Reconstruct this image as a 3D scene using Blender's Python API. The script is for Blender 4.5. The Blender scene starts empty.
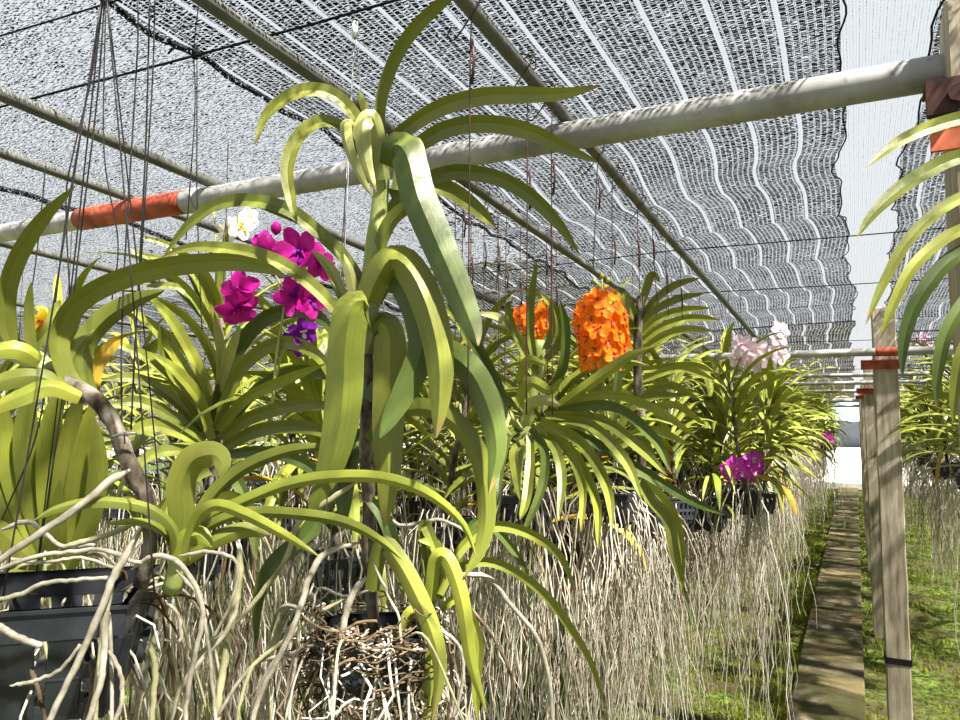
import bpy, math, random
from mathutils import Vector, Matrix
random.seed(7)
C = bpy.context.scene.collection
V = Vector
R_ = random.Random(11)
f = 720.0; YAW = math.radians(27.45); PIT = math.atan(55/720)
FW = V((-math.sin(YAW)*math.cos(PIT), math.cos(YAW)*math.cos(PIT), math.sin(PIT)))
RT = V((math.cos(YAW), math.sin(YAW), 0)); UP = V((math.sin(YAW)*math.sin(PIT), -math.cos(YAW)*math.sin(PIT), math.cos(PIT)))
CAM = V((0, 0, 1.5))
def ray(px, py): return FW + RT*((px-480)/f) + UP*((360-py)/f)
def atD(px, py, D): return CAM + ray(px, py)*D
def atY(px, py, Y):
    r = ray(px, py); return CAM + r*(Y/r.y)
def atX(px, py, X):
    r = ray(px, py); return CAM + r*(X/r.x)

# ------------------------------------------------------------ materials
def mat(name, build):
    m = bpy.data.materials.new(name); m.use_nodes = True
    nt = m.node_tree; nt.nodes.clear(); out = nt.nodes.new('ShaderNodeOutputMaterial')
    nt.links.new(build(nt), out.inputs['Surface']); return m
def N(nt, t, **k):
    n = nt.nodes.new(t)
    for a, b in k.items():
        if a.startswith('i_'): n.inputs[a[2:].replace('_', ' ')].default_value = b
        else: setattr(n, a, b)
    return n
def ramp(nt, fac, stops, interp='LINEAR'):
    r = nt.nodes.new('ShaderNodeValToRGB'); r.color_ramp.interpolation = interp
    e = r.color_ramp.elements
    while len(e) < len(stops): e.new(.5)
    for i, (p, c) in enumerate(stops): e[i].position = p; e[i].color = (c[0], c[1], c[2], 1)
    nt.links.new(fac, r.inputs['Fac']); return r.outputs['Color']
def math_(nt, op, a, b=None, c=None):
    n = nt.nodes.new('ShaderNodeMath'); n.operation = op
    for i, x in enumerate((a, b, c)):
        if x is None: continue
        if isinstance(x, (int, float)): n.inputs[i].default_value = x
        else: nt.links.new(x, n.inputs[i])
    return n.outputs[0]
def mix(nt, fac, a, b, mode='MIX'):
    n = nt.nodes.new('ShaderNodeMix'); n.data_type = 'RGBA'; n.blend_type = mode
    for i, x in ((0, fac), (6, a), (7, b)):
        if isinstance(x, (int, float)): n.inputs[i].default_value = x
        elif isinstance(x, tuple): n.inputs[i].default_value = (*x, 1)
        else: nt.links.new(x, n.inputs[i])
    return n.outputs[2]
def noise(nt, scale, detail=4, coord='Object', sc=None, rough=.55):
    tc = N(nt, 'ShaderNodeTexCoord'); n = N(nt, 'ShaderNodeTexNoise'); n.inputs['Scale'].default_value = scale
    n.inputs['Detail'].default_value = detail; n.inputs['Roughness'].default_value = rough
    src = tc.outputs[coord]
    if sc:
        mp = N(nt, 'ShaderNodeMapping'); mp.inputs['Scale'].default_value = sc
        nt.links.new(src, mp.inputs[0]); src = mp.outputs[0]
    nt.links.new(src, n.inputs['Vector']); return n.outputs['Fac']
def bsdf(nt, col, rough=.5, spec=.4, metal=0, bump=None, bs=.3, bd=.002):
    p = N(nt, 'ShaderNodeBsdfPrincipled')
    if isinstance(col, tuple): p.inputs['Base Color'].default_value = (*col, 1)
    else: nt.links.new(col, p.inputs['Base Color'])
    p.inputs['Roughness'].default_value = rough; p.inputs['Metallic'].default_value = metal
    p.inputs['Specular IOR Level'].default_value = spec
    if bump is not None:
        b = N(nt, 'ShaderNodeBump'); b.inputs['Strength'].default_value = bs; b.inputs['Distance'].default_value = bd
        nt.links.new(bump, b.inputs['Height']); nt.links.new(b.outputs[0], p.inputs['Normal'])
    return p
def mixsh(nt, fac, a, b):
    s = N(nt, 'ShaderNodeMixShader')
    if isinstance(fac, (int, float)): s.inputs[0].default_value = fac
    else: nt.links.new(fac, s.inputs[0])
    nt.links.new(a, s.inputs[1]); nt.links.new(b, s.inputs[2]); return s.outputs[0]

def leaf_mat(name, c0, c1, tr=.32, rough=.38, spec=.5):
    def b(nt):
        oi = N(nt, 'ShaderNodeObjectInfo'); g = N(nt, 'ShaderNodeNewGeometry')
        rnd = math_(nt, 'FRACT', math_(nt, 'ADD', oi.outputs['Random'], math_(nt, 'MULTIPLY', g.outputs['Random Per Island'], 7.3)))
        base = mix(nt, rnd, c0, c1)
        uv = N(nt, 'ShaderNodeUVMap')
        mp = N(nt, 'ShaderNodeMapping'); mp.inputs['Scale'].default_value = (26, 1.2, 1); nt.links.new(uv.outputs[0], mp.inputs[0])
        ns = N(nt, 'ShaderNodeTexNoise'); ns.inputs['Scale'].default_value = 1.6; ns.inputs['Detail'].default_value = 3
        nt.links.new(mp.outputs[0], ns.inputs['Vector'])
        streak = ramp(nt, ns.outputs['Fac'], [(.3, (.82, .84, .8)), (.7, (1.12, 1.1, 1.12))])
        c = mix(nt, 1.0, base, streak, 'MULTIPLY')
        blot = ramp(nt, noise(nt, 14, 3), [(.35, (.86, .9, .85)), (.65, (1.1, 1.06, 1.0))])
        c = mix(nt, .8, c, blot, 'MULTIPLY')
        sp = N(nt, 'ShaderNodeSeparateXYZ'); nt.links.new(uv.outputs[0], sp.inputs[0])
        tipf = ramp(nt, math_(nt, 'ADD', sp.outputs[1], math_(nt, 'MULTIPLY', math_(nt, 'SUBTRACT', rnd, .5), .08)), [(.955, (0, 0, 0)), (.995, (1, 1, 1))])
        tipf = math_(nt, 'MULTIPLY', tipf, math_(nt, 'GREATER_THAN', rnd, .62))
        c = mix(nt, tipf, c, (.30, .22, .06))
        p = bsdf(nt, c, rough, spec, bump=ns.outputs['Fac'], bs=.18, bd=.001)
        t = N(nt, 'ShaderNodeBsdfTranslucent'); nt.links.new(mix(nt, 1.0, c, (1.15, 1.15, .45), 'MULTIPLY'), t.inputs['Color'])
        return mixsh(nt, tr, p.outputs[0], t.outputs[0])
    return mat(name, b)
M = {}
M['leaf_y'] = leaf_mat('leaf_yellow_green', (.33, .37, .05), (.36, .38, .06), .22)
M['leaf_m'] = leaf_mat('leaf_mid_green', (.165, .195, .028), (.27, .29, .05), .16)
M['leaf_d'] = leaf_mat('leaf_deep_shaded_green', (.075, .115, .022), (.12, .16, .03), .1)  # deep tone also paints in shade on the central orchid's leaf undersides
M['leaf_p'] = leaf_mat('leaf_pale_lit_green', (.42, .44, .15), (.50, .51, .21), .25)  # pale tone also stands in for sunlight on the central orchid's blades
M['leaf_o'] = leaf_mat('leaf_ageing_yellow', (.62, .48, .05), (.7, .42, .06), .3)
M['leaf_x'] = leaf_mat('leaf_mixed_green', (.17, .22, .025), (.42, .43, .065), .22)
def petal_mat(name, c, c2, tr=.35):
    def b(nt):
        uv = N(nt, 'ShaderNodeUVMap'); sp = N(nt, 'ShaderNodeSeparateXYZ'); nt.links.new(uv.outputs[0], sp.inputs[0])
        col = mix(nt, ramp(nt, sp.outputs[1], [(.05, (1, 1, 1)), (.5, (0, 0, 0))]), c, c2)
        col = mix(nt, ramp(nt, noise(nt, 120, 2), [(.5, (0, 0, 0)), (.75, (.5, .5, .5))]), col, c2)
        p = bsdf(nt, col, .5, .25); t = N(nt, 'ShaderNodeBsdfTranslucent'); nt.links.new(col, t.inputs['Color'])
        return mixsh(nt, tr, p.outputs[0], t.outputs[0])
    return mat(name, b)
M['pet_orange'] = petal_mat('orange_petal', (.98, .25, .008), (1.0, .46, .03))
M['pet_magenta'] = petal_mat('magenta_petal', (.50, .008, .26), (.34, .0, .22))
M['pet_purple'] = petal_mat('purple_petal', (.22, .01, .36), (.12, .0, .2))
M['pet_pink'] = petal_mat('pale_pink_petal', (.90, .76, .88), (.92, .62, .62))
M['pet_white'] = petal_mat('white_petal', (.88, .86, .80), (.9, .82, .55))
M['pet_hot'] = petal_mat('bright_magenta_petal', (.75, .06, .62), (.8, .2, .7))
M['pet_yellow'] = petal_mat('yellow_petal', (.9, .62, .02), (.85, .4, .02))
M['lip'] = mat('flower_lip', lambda nt: bsdf(nt, (.45, .06, .02), .5).outputs[0])
M['lip_y'] = mat('flower_lip_yellow', lambda nt: bsdf(nt, (.9, .6, .08), .5).outputs[0])
def root_b(nt):
    oi = N(nt, 'ShaderNodeObjectInfo'); g = N(nt, 'ShaderNodeNewGeometry')
    rnd = math_(nt, 'FRACT', math_(nt, 'ADD', oi.outputs['Random'], math_(nt, 'MULTIPLY', g.outputs['Random Per Island'], 5.1)))
    c = ramp(nt, rnd, [(0, (.44, .39, .30)), (.25, (.58, .53, .45)), (.5, (.13, .09, .045)), (.8, (.72, .69, .62)), (1, (.16, .16, .06))])
    n = noise(nt, 40, 4); c = mix(nt, .7, c, ramp(nt, n, [(.3, (.65, .62, .55)), (.6, (1.1, 1.1, 1.1))]), 'MULTIPLY')
    return bsdf(nt, c, .75, .2, bump=n, bs=.4, bd=.001).outputs[0]
M['root'] = mat('aerial_root_velamen', root_b)
def root_t(nt):
    n = noise(nt, 60, 5); c = ramp(nt, n, [(.3, (.22, .19, .13)), (.55, (.38, .35, .28)), (.8, (.52, .49, .43))])
    return bsdf(nt, c, .65, .25, bump=n, bs=.4, bd=.001).outputs[0]
M['root_t'] = mat('thick_root', root_t)
M['root_g'] = mat('greenish_root', lambda nt: bsdf(nt, ramp(nt, noise(nt, 30, 4), [(.3, (.25, .24, .11)), (.7, (.48, .46, .28))]), .6, .2).outputs[0])
M['stem_w'] = mat('woody_stem', lambda nt: bsdf(nt, ramp(nt, noise(nt, 50, 6, sc=(1, 1, .4)), [(.35, (.035, .025, .018)), (.5, (.12, .095, .07)), (.72, (.34, .31, .27))]), .85, .1, bump=noise(nt, 70, 4), bs=.8, bd=.003).outputs[0])
M['stem_g'] = mat('green_stem', lambda nt: bsdf(nt, ramp(nt, noise(nt, 20, 3), [(.3, (.25, .32, .08)), (.7, (.45, .48, .18))]), .5, .3).outputs[0])
M['stem_b'] = mat('brown_husk', lambda nt: bsdf(nt, ramp(nt, noise(nt, 40, 3), [(.3, (.05, .035, .02)), (.7, (.17, .12, .075))]), .8, .1).outputs[0])
M['plastic'] = mat('black_plastic', lambda nt: bsdf(nt, ramp(nt, noise(nt, 18, 5), [(.35, (.012, .014, .018)), (.7, (.035, .038, .045))]), .45, .4, bump=noise(nt, 90, 3), bs=.15, bd=.001).outputs[0])
M['wire'] = mat('dark_wire', lambda nt: bsdf(nt, (.02, .018, .018), .5, .4).outputs[0])
M['wire_r'] = mat('rusty_wire', lambda nt: bsdf(nt, ramp(nt, noise(nt, 25, 2), [(.4, (.03, .02, .018)), (.62, (.10, .04, .03))]), .6, .3).outputs[0])
M['wire_l'] = mat('galvanised_wire', lambda nt: bsdf(nt, (.28, .28, .28), .4, .5, .6).outputs[0])
M['bead'] = mat('white_plastic', lambda nt: bsdf(nt, (.75, .76, .76), .5).outputs[0])
def pipe_b(nt):
    n = noise(nt, 9, 6, sc=(1, 1, 1)); n2 = noise(nt, 60, 4)
    c = ramp(nt, n, [(.3, (.18, .175, .165)), (.5, (.31, .305, .295)), (.72, (.47, .47, .455))])
    c = mix(nt, ramp(nt, n2, [(.6, (0, 0, 0)), (.72, (.5, .5, .5))]), c, (.13, .11, .08))
    return bsdf(nt, c, .55, .4, .15, bump=n2, bs=.2, bd=.001).outputs[0]
M['pipe'] = mat('galvanised_pipe', pipe_b)
M['pipe_d'] = mat('dull_grey_pipe', lambda nt: bsdf(nt, ramp(nt, noise(nt, 14, 5), [(.3, (.06, .06, .055)), (.7, (.12, .12, .11))]), .6, .3).outputs[0])
M['red'] = mat('red_oxide_paint', lambda nt: bsdf(nt, ramp(nt, noise(nt, 22, 6), [(.3, (.13, .03, .015)), (.5, (.34, .06, .028)), (.75, (.42, .13, .07))]), .6, .3, bump=noise(nt, 80, 3), bs=.3, bd=.001).outputs[0])
M['rust'] = mat('dark_rusty_steel', lambda nt: bsdf(nt, ramp(nt, noise(nt, 30, 6), [(.35, (.03, .014, .012)), (.6, (.10, .03, .02)), (.8, (.3, .08, .04))]), .7, .3).outputs[0])
M['orange_p'] = mat('orange_primer', lambda nt: bsdf(nt, ramp(nt, noise(nt, 30, 4), [(.3, (.5, .1, .04)), (.7, (.72, .22, .12))]), .7, .2).outputs[0])
def wood_b(nt):
    n = noise(nt, 6, 6, sc=(9, 9, .9)); n2 = noise(nt, 5, 4)
    c = ramp(nt, n, [(.3, (.20, .16, .11)), (.5, (.38, .33, .26)), (.75, (.52, .47, .39))])
    c = mix(nt, .6, c, ramp(nt, n2, [(.3, (.6, .6, .55)), (.6, (1.1, 1.08, 1.05))]), 'MULTIPLY')
    return bsdf(nt, c, .85, .1, bump=n, bs=.5, bd=.003).outputs[0]
M['wood'] = mat('weathered_post', wood_b)
M['cord'] = mat('black_cord', lambda nt: bsdf(nt, (.012, .012, .013), .8, .1).outputs[0])
def ground_b(nt):
    n = noise(nt, 2.2, 8); n2 = noise(nt, 26, 6)
    c = ramp(nt, n2, [(.3, (.03, .035, .015)), (.48, (.10, .14, .03)), (.62, (.19, .27, .05)), (.8, (.30, .30, .12))])
    c = mix(nt, ramp(nt, n, [(.42, (0, 0, 0)), (.6, (.8, .8, .8))]), c, (.13, .10, .055))
    return bsdf(nt, c, .95, .05, bump=n2, bs=1, bd=.03).outputs[0]
M['ground'] = mat('mossy_ground', ground_b)
def path_b(nt):
    n = noise(nt, 3.0, 8); n2 = noise(nt, 24, 7); n3 = noise(nt, 1.3, 3, sc=(.6, 1.6, 1))
    c = ramp(nt, n2, [(.3, (.07, .06, .04)), (.5, (.17, .14, .09)), (.75, (.34, .29, .20))])
    c = mix(nt, ramp(nt, n, [(.38, (0, 0, 0)), (.52, (.85, .85, .85))]), c, (.06, .062, .018))
    c = mix(nt, ramp(nt, n3, [(.5, (0, 0, 0)), (.62, (.6, .6, .6))]), c, (.35, .27, .14))
    return bsdf(nt, c, .9, .15, bump=n2, bs=.7, bd=.008).outputs[0]
M['path'] = mat('mossy_concrete', path_b)
M['blade'] = leaf_mat('grass_blade', (.17, .22, .03), (.34, .37, .07), .3, .6, .15)
M['yard'] = mat('pale_yard', lambda nt: bsdf(nt, ramp(nt, noise(nt, 1, 5), [(.3, (.72, .70, .66)), (.7, (.84, .83, .8))]), .9, .1).outputs[0])
M['dark_wall'] = mat('dark_shed_wall', lambda nt: bsdf(nt, ramp(nt, noise(nt, 2, 3), [(.3, (.07, .08, .09)), (.7, (.13, .14, .16))]), .8).outputs[0])
M['blue_roof'] = mat('pale_blue_sheet', lambda nt: bsdf(nt, ramp(nt, noise(nt, 3, 3), [(.3, (.30, .50, .56)), (.7, (.42, .60, .66))]), .5).outputs[0])
def net_mat(name, warp=.0105, weft=.0042, gw=.30, wd=.62, stripe=.0, var=.12, col=(.025, .026, .03), moss=0.0):
    # woven shade cloth: knitted warp chains along V with flat weft tapes between them, holes let light through
    def b(nt):
        uv = N(nt, 'ShaderNodeUVMap'); sp = N(nt, 'ShaderNodeSeparateXYZ'); nt.links.new(uv.outputs[0], sp.inputs[0])
        U, Vv = sp.outputs[0], sp.outputs[1]
        nz = N(nt, 'ShaderNodeTexNoise'); nz.inputs['Scale'].default_value = 55; nz.inputs['Detail'].default_value = 2
        mp = N(nt, 'ShaderNodeMapping'); mp.inputs['Scale'].default_value = (1, 2.2, 1)
        nt.links.new(uv.outputs[0], mp.inputs[0]); nt.links.new(mp.outputs[0], nz.inputs['Vector'])
        nf = math_(nt, 'SUBTRACT', nz.outputs['Fac'], .5)
        a = math_(nt, 'FRACT', math_(nt, 'ADD', math_(nt, 'DIVIDE', U, warp), math_(nt, 'MULTIPLY', nf, .25)))
        a_open = math_(nt, 'LESS_THAN', a, gw)
        chain = math_(nt, 'LESS_THAN', math_(nt, 'ABSOLUTE', math_(nt, 'SUBTRACT', a, gw*.5)), gw*.12)
        cell = math_(nt, 'FLOOR', math_(nt, 'DIVIDE', U, warp))
        b_ = math_(nt, 'FRACT', math_(nt, 'ADD', math_(nt, 'ADD', math_(nt, 'DIVIDE', Vv, weft), math_(nt, 'MULTIPLY', cell, .37)), math_(nt, 'MULTIPLY', nf, 2.6)))
        big = N(nt, 'ShaderNodeTexNoise'); big.inputs['Scale'].default_value = 7; big.inputs['Detail'].default_value = 5; nt.links.new(uv.outputs[0], big.inputs['Vector'])
        thr = math_(nt, 'ADD', wd, math_(nt, 'MULTIPLY', math_(nt, 'SUBTRACT', big.outputs['Fac'], .5), var*4))
        solid = math_(nt, 'LESS_THAN', b_, thr)
        op = math_(nt, 'MULTIPLY', solid, math_(nt, 'SUBTRACT', 1, a_open))
        op = math_(nt, 'MAXIMUM', op, math_(nt, 'MULTIPLY', chain, .8 if gw < .5 else .12))
        # cross laced tapes bridging the gaps here and there
        br = math_(nt, 'LESS_THAN', math_(nt, 'FRACT', math_(nt, 'ADD', math_(nt, 'DIVIDE', Vv, weft*2.1), math_(nt, 'MULTIPLY', nf, 3))), .16 if gw < .5 else .0)
        op = math_(nt, 'MAXIMUM', op, math_(nt, 'MULTIPLY', br, .9))
        if stripe:
            s = math_(nt, 'LESS_THAN', math_(nt, 'FRACT', math_(nt, 'DIVIDE', U, stripe)), .095)
            op = math_(nt, 'MULTIPLY', op, math_(nt, 'SUBTRACT', 1, math_(nt, 'MULTIPLY', s, .93)))
        c = (col)
        if moss:
            c = mix(nt, ramp(nt, big.outputs['Fac'], [(.5, (0, 0, 0)), (.62, (moss, moss, moss))]), col, (.13, .11, .05))
        d = N(nt, 'ShaderNodeBsdfDiffuse')
        if isinstance(c, tuple): d.inputs[0].default_value = (*c, 1)
        else: nt.links.new(c, d.inputs[0])
        t = N(nt, 'ShaderNodeBsdfTransparent')
        return mixsh(nt, op, t.outputs[0], d.outputs[0])
    return mat(name, b)
M['net_main'] = net_mat('black_shade_net', warp=.0115, weft=.0062, stripe=.086, gw=.26, wd=.70)
M['net_left'] = net_mat('thin_shade_net', warp=.010, weft=.0066, gw=.24, wd=.25, var=.09, col=(.02,.02,.022))
M['net_far'] = net_mat('dusty_shade_net', warp=.016, weft=.009, gw=.20, wd=.84, col=(.12, .105, .085), moss=.9, stripe=.12)
M['net_thin'] = net_mat('white_fine_mesh', warp=.0095, weft=.0095, gw=.90, wd=.45, var=.0, col=(.5, .5, .52))
def edge_b(nt):
    n = noise(nt, 200, 2); d = N(nt, 'ShaderNodeBsdfDiffuse'); d.inputs[0].default_value = (.02, .02, .022, 1)
    return mixsh(nt, math_(nt, 'GREATER_THAN', n, .46), N(nt, 'ShaderNodeBsdfTransparent').outputs[0], d.outputs[0])
M['net_edge'] = mat('gathered_net_edge', edge_b)

# ------------------------------------------------------------ object helpers
def mesh(name, vs, fs, mats=(), uvs=None, smooth=True, mi=None):
    me = bpy.data.meshes.new(name); me.from_pydata([tuple(v) for v in vs], [], fs)
    for m in mats: me.materials.append(m)
    if uvs is not None:
        l = me.uv_layers.new(name='UVMap')
        idx = [0]*len(me.loops); me.loops.foreach_get('vertex_index', idx)
        flat = []
        for i in idx: flat += uvs[i]
        l.data.foreach_set('uv', flat)
    if smooth: me.polygons.foreach_set('use_smooth', [True]*len(me.polygons))
    if mi is not None: me.polygons.foreach_set('material_index', mi)
    me.update()
    if smooth and name in ('leaf', 'foliage'): me.set_sharp_from_angle(angle=math.radians(21))
    return me
def put(name, me, parent=None, loc=None):
    o = bpy.data.objects.new(name, me); C.objects.link(o)
    if parent is not None:
        o.parent = parent
        if loc is None: o.matrix_parent_inverse = Matrix.Translation(-parent.location)
    if loc is not None: o.location = loc
    return o
def tag(o, label, cat, group=None, kind=None):
    o['label'] = label; o['category'] = cat
    if group: o['group'] = group
    if kind: o['kind'] = kind
    return o
def thing(name, loc, label, cat, group=None):
    o = bpy.data.objects.new(name, None); C.objects.link(o); o.location = loc; o.empty_display_size = .05
    return tag(o, label, cat, group)
def spline(pts, n):
    pts = [V(p) for p in pts]
    if len(pts) == 2: return [pts[0].lerp(pts[1], i/(n-1)) for i in range(n)]
    P = [pts[0]*2-pts[1]] + pts + [pts[-1]*2-pts[-2]]
    out = []; k = len(pts)-1
    for i in range(n):
        t = i/(n-1)*k; s = min(int(t), k-1); u = t-s
        a, b, c, d = P[s:s+4]
        out.append(.5*((2*b)+(c-a)*u+(2*a-5*b+4*c-d)*u*u+(3*b-a-3*c+d)*u**3))
    return out
class MB:
    def __init__(s): s.v = []; s.f = []; s.uv = []; s.mi = []
    def add(s, vs, fs, uv=None, mi=0):
        b = len(s.v); s.v += vs; s.f += [tuple(i+b for i in q) for q in fs]
        s.uv += uv if uv else [(0, 0)]*len(vs); s.mi += [mi]*len(fs)
    def tube(s, pts, r0, r1=None, k=6, mi=0, cap=True, wob=0, rnd=None, tap=False):
        n = len(pts); r1 = r0 if r1 is None else r1
        T = [(pts[min(i+1, n-1)]-pts[max(i-1, 0)]).normalized() for i in range(n)]
        a = T[0].orthogonal().normalized(); vs = []; uv = []
        for i in range(n):
            a = (a - T[i]*a.dot(T[i]))
            a = a.normalized() if a.length > 1e-6 else T[i].orthogonal().normalized()
            b = T[i].cross(a); r = r0+(r1-r0)*i/(n-1)
            if tap: r *= min(1, .3+.25*i)
            if wob: r *= 1+wob*(rnd or R_).uniform(-1, 1)
            for j in range(k):
                g = 2*math.pi*j/k; vs.append(pts[i]+a*(math.cos(g)*r)+b*(math.sin(g)*r)); uv.append((j/k, i/(n-1)))
        fs = [(i*k+j, i*k+(j+1) % k, (i+1)*k+(j+1) % k, (i+1)*k+j) for i in range(n-1) for j in range(k)]
        if cap: fs += [tuple(range(k-1, -1, -1)), tuple((n-1)*k+j for j in range(k))]
        s.add(vs, fs, uv, mi)
    def box(s, c, d, mi=0, mtx=None):
        vs = [V((c[0]+d[0]*x/2, c[1]+d[1]*y/2, c[2]+d[2]*z/2)) for z in (-1, 1) for y in (-1, 1) for x in (-1, 1)]
        if mtx is not None: vs = [mtx @ v for v in vs]
        s.add(vs, [(0, 2, 3, 1), (4, 5, 7, 6), (0, 1, 5, 4), (2, 6, 7, 3), (0, 4, 6, 2), (1, 3, 7, 5)], None, mi)
    def leaf(s, pts, sides, w, vf=.42, th=.0007, mi=0, base=.75, tip=.0):
        n = len(pts); vs = []; uv = []
        for i in range(n):
            t = i/(n-1)
            T = (pts[min(i+1, n-1)]-pts[max(i-1, 0)]).normalized()
            sd = sides[i]; sd = (sd-T*sd.dot(T)).normalized(); nn = sd.cross(T)
            p = base+(1-base)*min(1, t/.3)
            if t > .5: p *= max(0, 1-((t-.5)/.5)**2.2)**.75
            ww = max(w*.5*p, w*.025)
            v = vf*(1-.5*t)
            for (x, h) in ((-1, 0), (-.5, -.53), (0, -1), (.5, -.53), (1, 0)):
                vs.append(pts[i]+sd*(x*ww)+nn*(h*v*ww)); uv.append((x*.5+.5, t))
            for (x, h) in ((.5, -.53), (0, -1), (-.5, -.53)):
                vs.append(pts[i]+sd*(x*ww)+nn*(h*v*ww-th)); uv.append((x*.5+.5, t))
        k = 8
        fs = [(i*k+j, i*k+(j+1) % k, (i+1)*k+(j+1) % k, (i+1)*k+j) for i in range(n-1) for j in range(k)]
        fs += [tuple(range(k-1, -1, -1)), tuple((n-1)*k+j for j in range(k))]
        s.add(vs, fs, uv, mi)
    def mesh(s, name, mats, smooth=True):
        return mesh(name, s.v, s.f, mats, s.uv, smooth, s.mi)
    def build(s, name, mats, parent=None, smooth=True):
        return put(name, s.mesh(name, mats if isinstance(mats, (list, tuple)) else [mats], smooth), parent)

# leaf traced as a space curve: list of (px, py) with depth going D0 -> D1, blade rolled about its axis
def tleaf(parent, pts, w, D0, D1=None, m='leaf_m', roll=20, twist=0, see=-1, bow=0, n=26, vf=.5, base=.75, name='leaf', label=None):
    D1 = D0 if D1 is None else D1; k = len(pts)-1
    P3 = [atD(p[0], p[1], (p[2] if len(p) > 2 else D0+(D1-D0)*i/k+bow*math.sin(math.pi*i/k))) for i, p in enumerate(pts)]
    c = spline(P3, n); sides = []
    Dm = (D0+D1)/2
    for i in range(n):
        T = (c[min(i+1, n-1)]-c[max(i-1, 0)]).normalized(); cv = (CAM-c[i]).normalized()
        s = T.cross(cv).normalized()
        a = math.radians(roll+twist*i/(n-1)); s = Matrix.Rotation(a, 3, T) @ s
        sides.append(s*see*-1)
    b = MB(); b.leaf(c, sides, w*(.86 if w < 30 else .95)*Dm/f, vf=vf, base=base)
    o = b.build(name, M[m], parent)
    if label: o['label'] = label
    return o
def troot(parent, pts, w, D0, D1=None, m='root_t', n=26, w1=None, name='aerial_root', wig=.0007):
    D1 = D0 if D1 is None else D1; k = len(pts)-1; r = random.Random(int(pts[0][0]*7+pts[0][1]))
    c = spline([atD(p[0], p[1], D0+(D1-D0)*i/k) for i, p in enumerate(pts)], n)
    c = [p+V((r.uniform(-1, 1), r.uniform(-1, 1), r.uniform(-1, 1)))*wig for p in c]
    b = MB(); b.tube(c, w*.5*D0/f, (w1 or w*.8)*.5*D1/f, 8, wob=.08, tap=True)
    return b.build(name, M[m], parent)

def basket_mb(w=.11, h=.075, rim=.018, n=7, sw=.075):
    b = MB(); wt = w/2; wb = w*.40
    t = .003
    for q in range(4):
        m = Matrix.Rotation(q*math.pi/2, 4, 'Z')
        # rim band
        b.box((0, wt, h-rim/2), (w+.004, .006, rim), 0, m)
        b.box((0, wt+.002, h-.002), (w+.012, .010, .004), 0, m)
        # lower band and slats down to it, tapering inward
        for i in range(n):
            x = (-.5+i/(n-1))
            wd = w*sw if i not in (0, n-1) else w*.14
            p0 = V((x*w*.96, wt-.001, h-rim)); p1 = V((x*wb*2, wb, 0))
            vs = []
            for p, k in ((p0, 1), (p1, .9)):
                vs += [m @ (p+V((-wd/2*k, -t, 0))), m @ (p+V((wd/2*k, -t, 0))), m @ (p+V((wd/2*k, t, 0))), m @ (p+V((-wd/2*k, t, 0)))]
            b.add(vs, [(0, 1, 2, 3), (7, 6, 5, 4), (0, 4, 5, 1), (1, 5, 6, 2), (2, 6, 7, 3), (3, 7, 4, 0)])
        zc = h*.42; r = wb+(wt-wb)*.5
        b.box((0, r, zc), (2*r, .006, h*.13), 0, m)
        b.box((0, wb, .006), (2*wb, .007, .016), 0, m)
        b.box((wb*.8, wb*.8, -h*.09), (.014, .014, h*.18), 0, m)
    for i in range(-3, 4):
        b.box((i*wb*.3, 0, .004), (wb*.12, 2*wb, .005)); b.box((0, i*wb*.3, .003), (2*wb, wb*.12, .005))
    return b

def strands(rnd, n, rad, L0, L1, r=.0018, seg=13, k=4, z0=0, spread=1.0):
    b = MB()
    for _ in range(n):
        a = rnd.uniform(0, 2*math.pi); q = rad*rnd.uniform(.2, 1)
        p = V((math.cos(a)*q, math.sin(a)*q, z0+rnd.uniform(-.01, .05)))
        L = L0*.6+(L1-L0*.6)*rnd.random()**1.2; out = rnd.uniform(.0, .10)*spread; pts = []
        d = V((math.cos(a), math.sin(a), 0))
        wx = wy = 0
        for i in range(seg):
            t = i/(seg-1); wx += rnd.uniform(-1, 1)*.015; wy += rnd.uniform(-1, 1)*.015
            rise = .02*math.sin(min(1, t*5)*math.pi)
            pts.append(p+d*(out*(1-math.exp(-t*6)))+V((wx, wy, rise-L*t)))
        b.tube(pts, r*rnd.uniform(.7, 1.35), r*.55, k, cap=False)
        if rnd.random() < .5:
            j = rnd.randint(3, seg-5); pp = [pts[j]]; dd = V((rnd.uniform(-1, 1), rnd.uniform(-1, 1), -1.6)).normalized()
            for i in range(5): dd = (dd+V((rnd.uniform(-.4, .4), rnd.uniform(-.4, .4), -.3))).normalized(); pp.append(pp[-1]+dd*.05)
            b.tube(pp, r*.7, r*.4, 4, cap=False)
    return b

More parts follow.
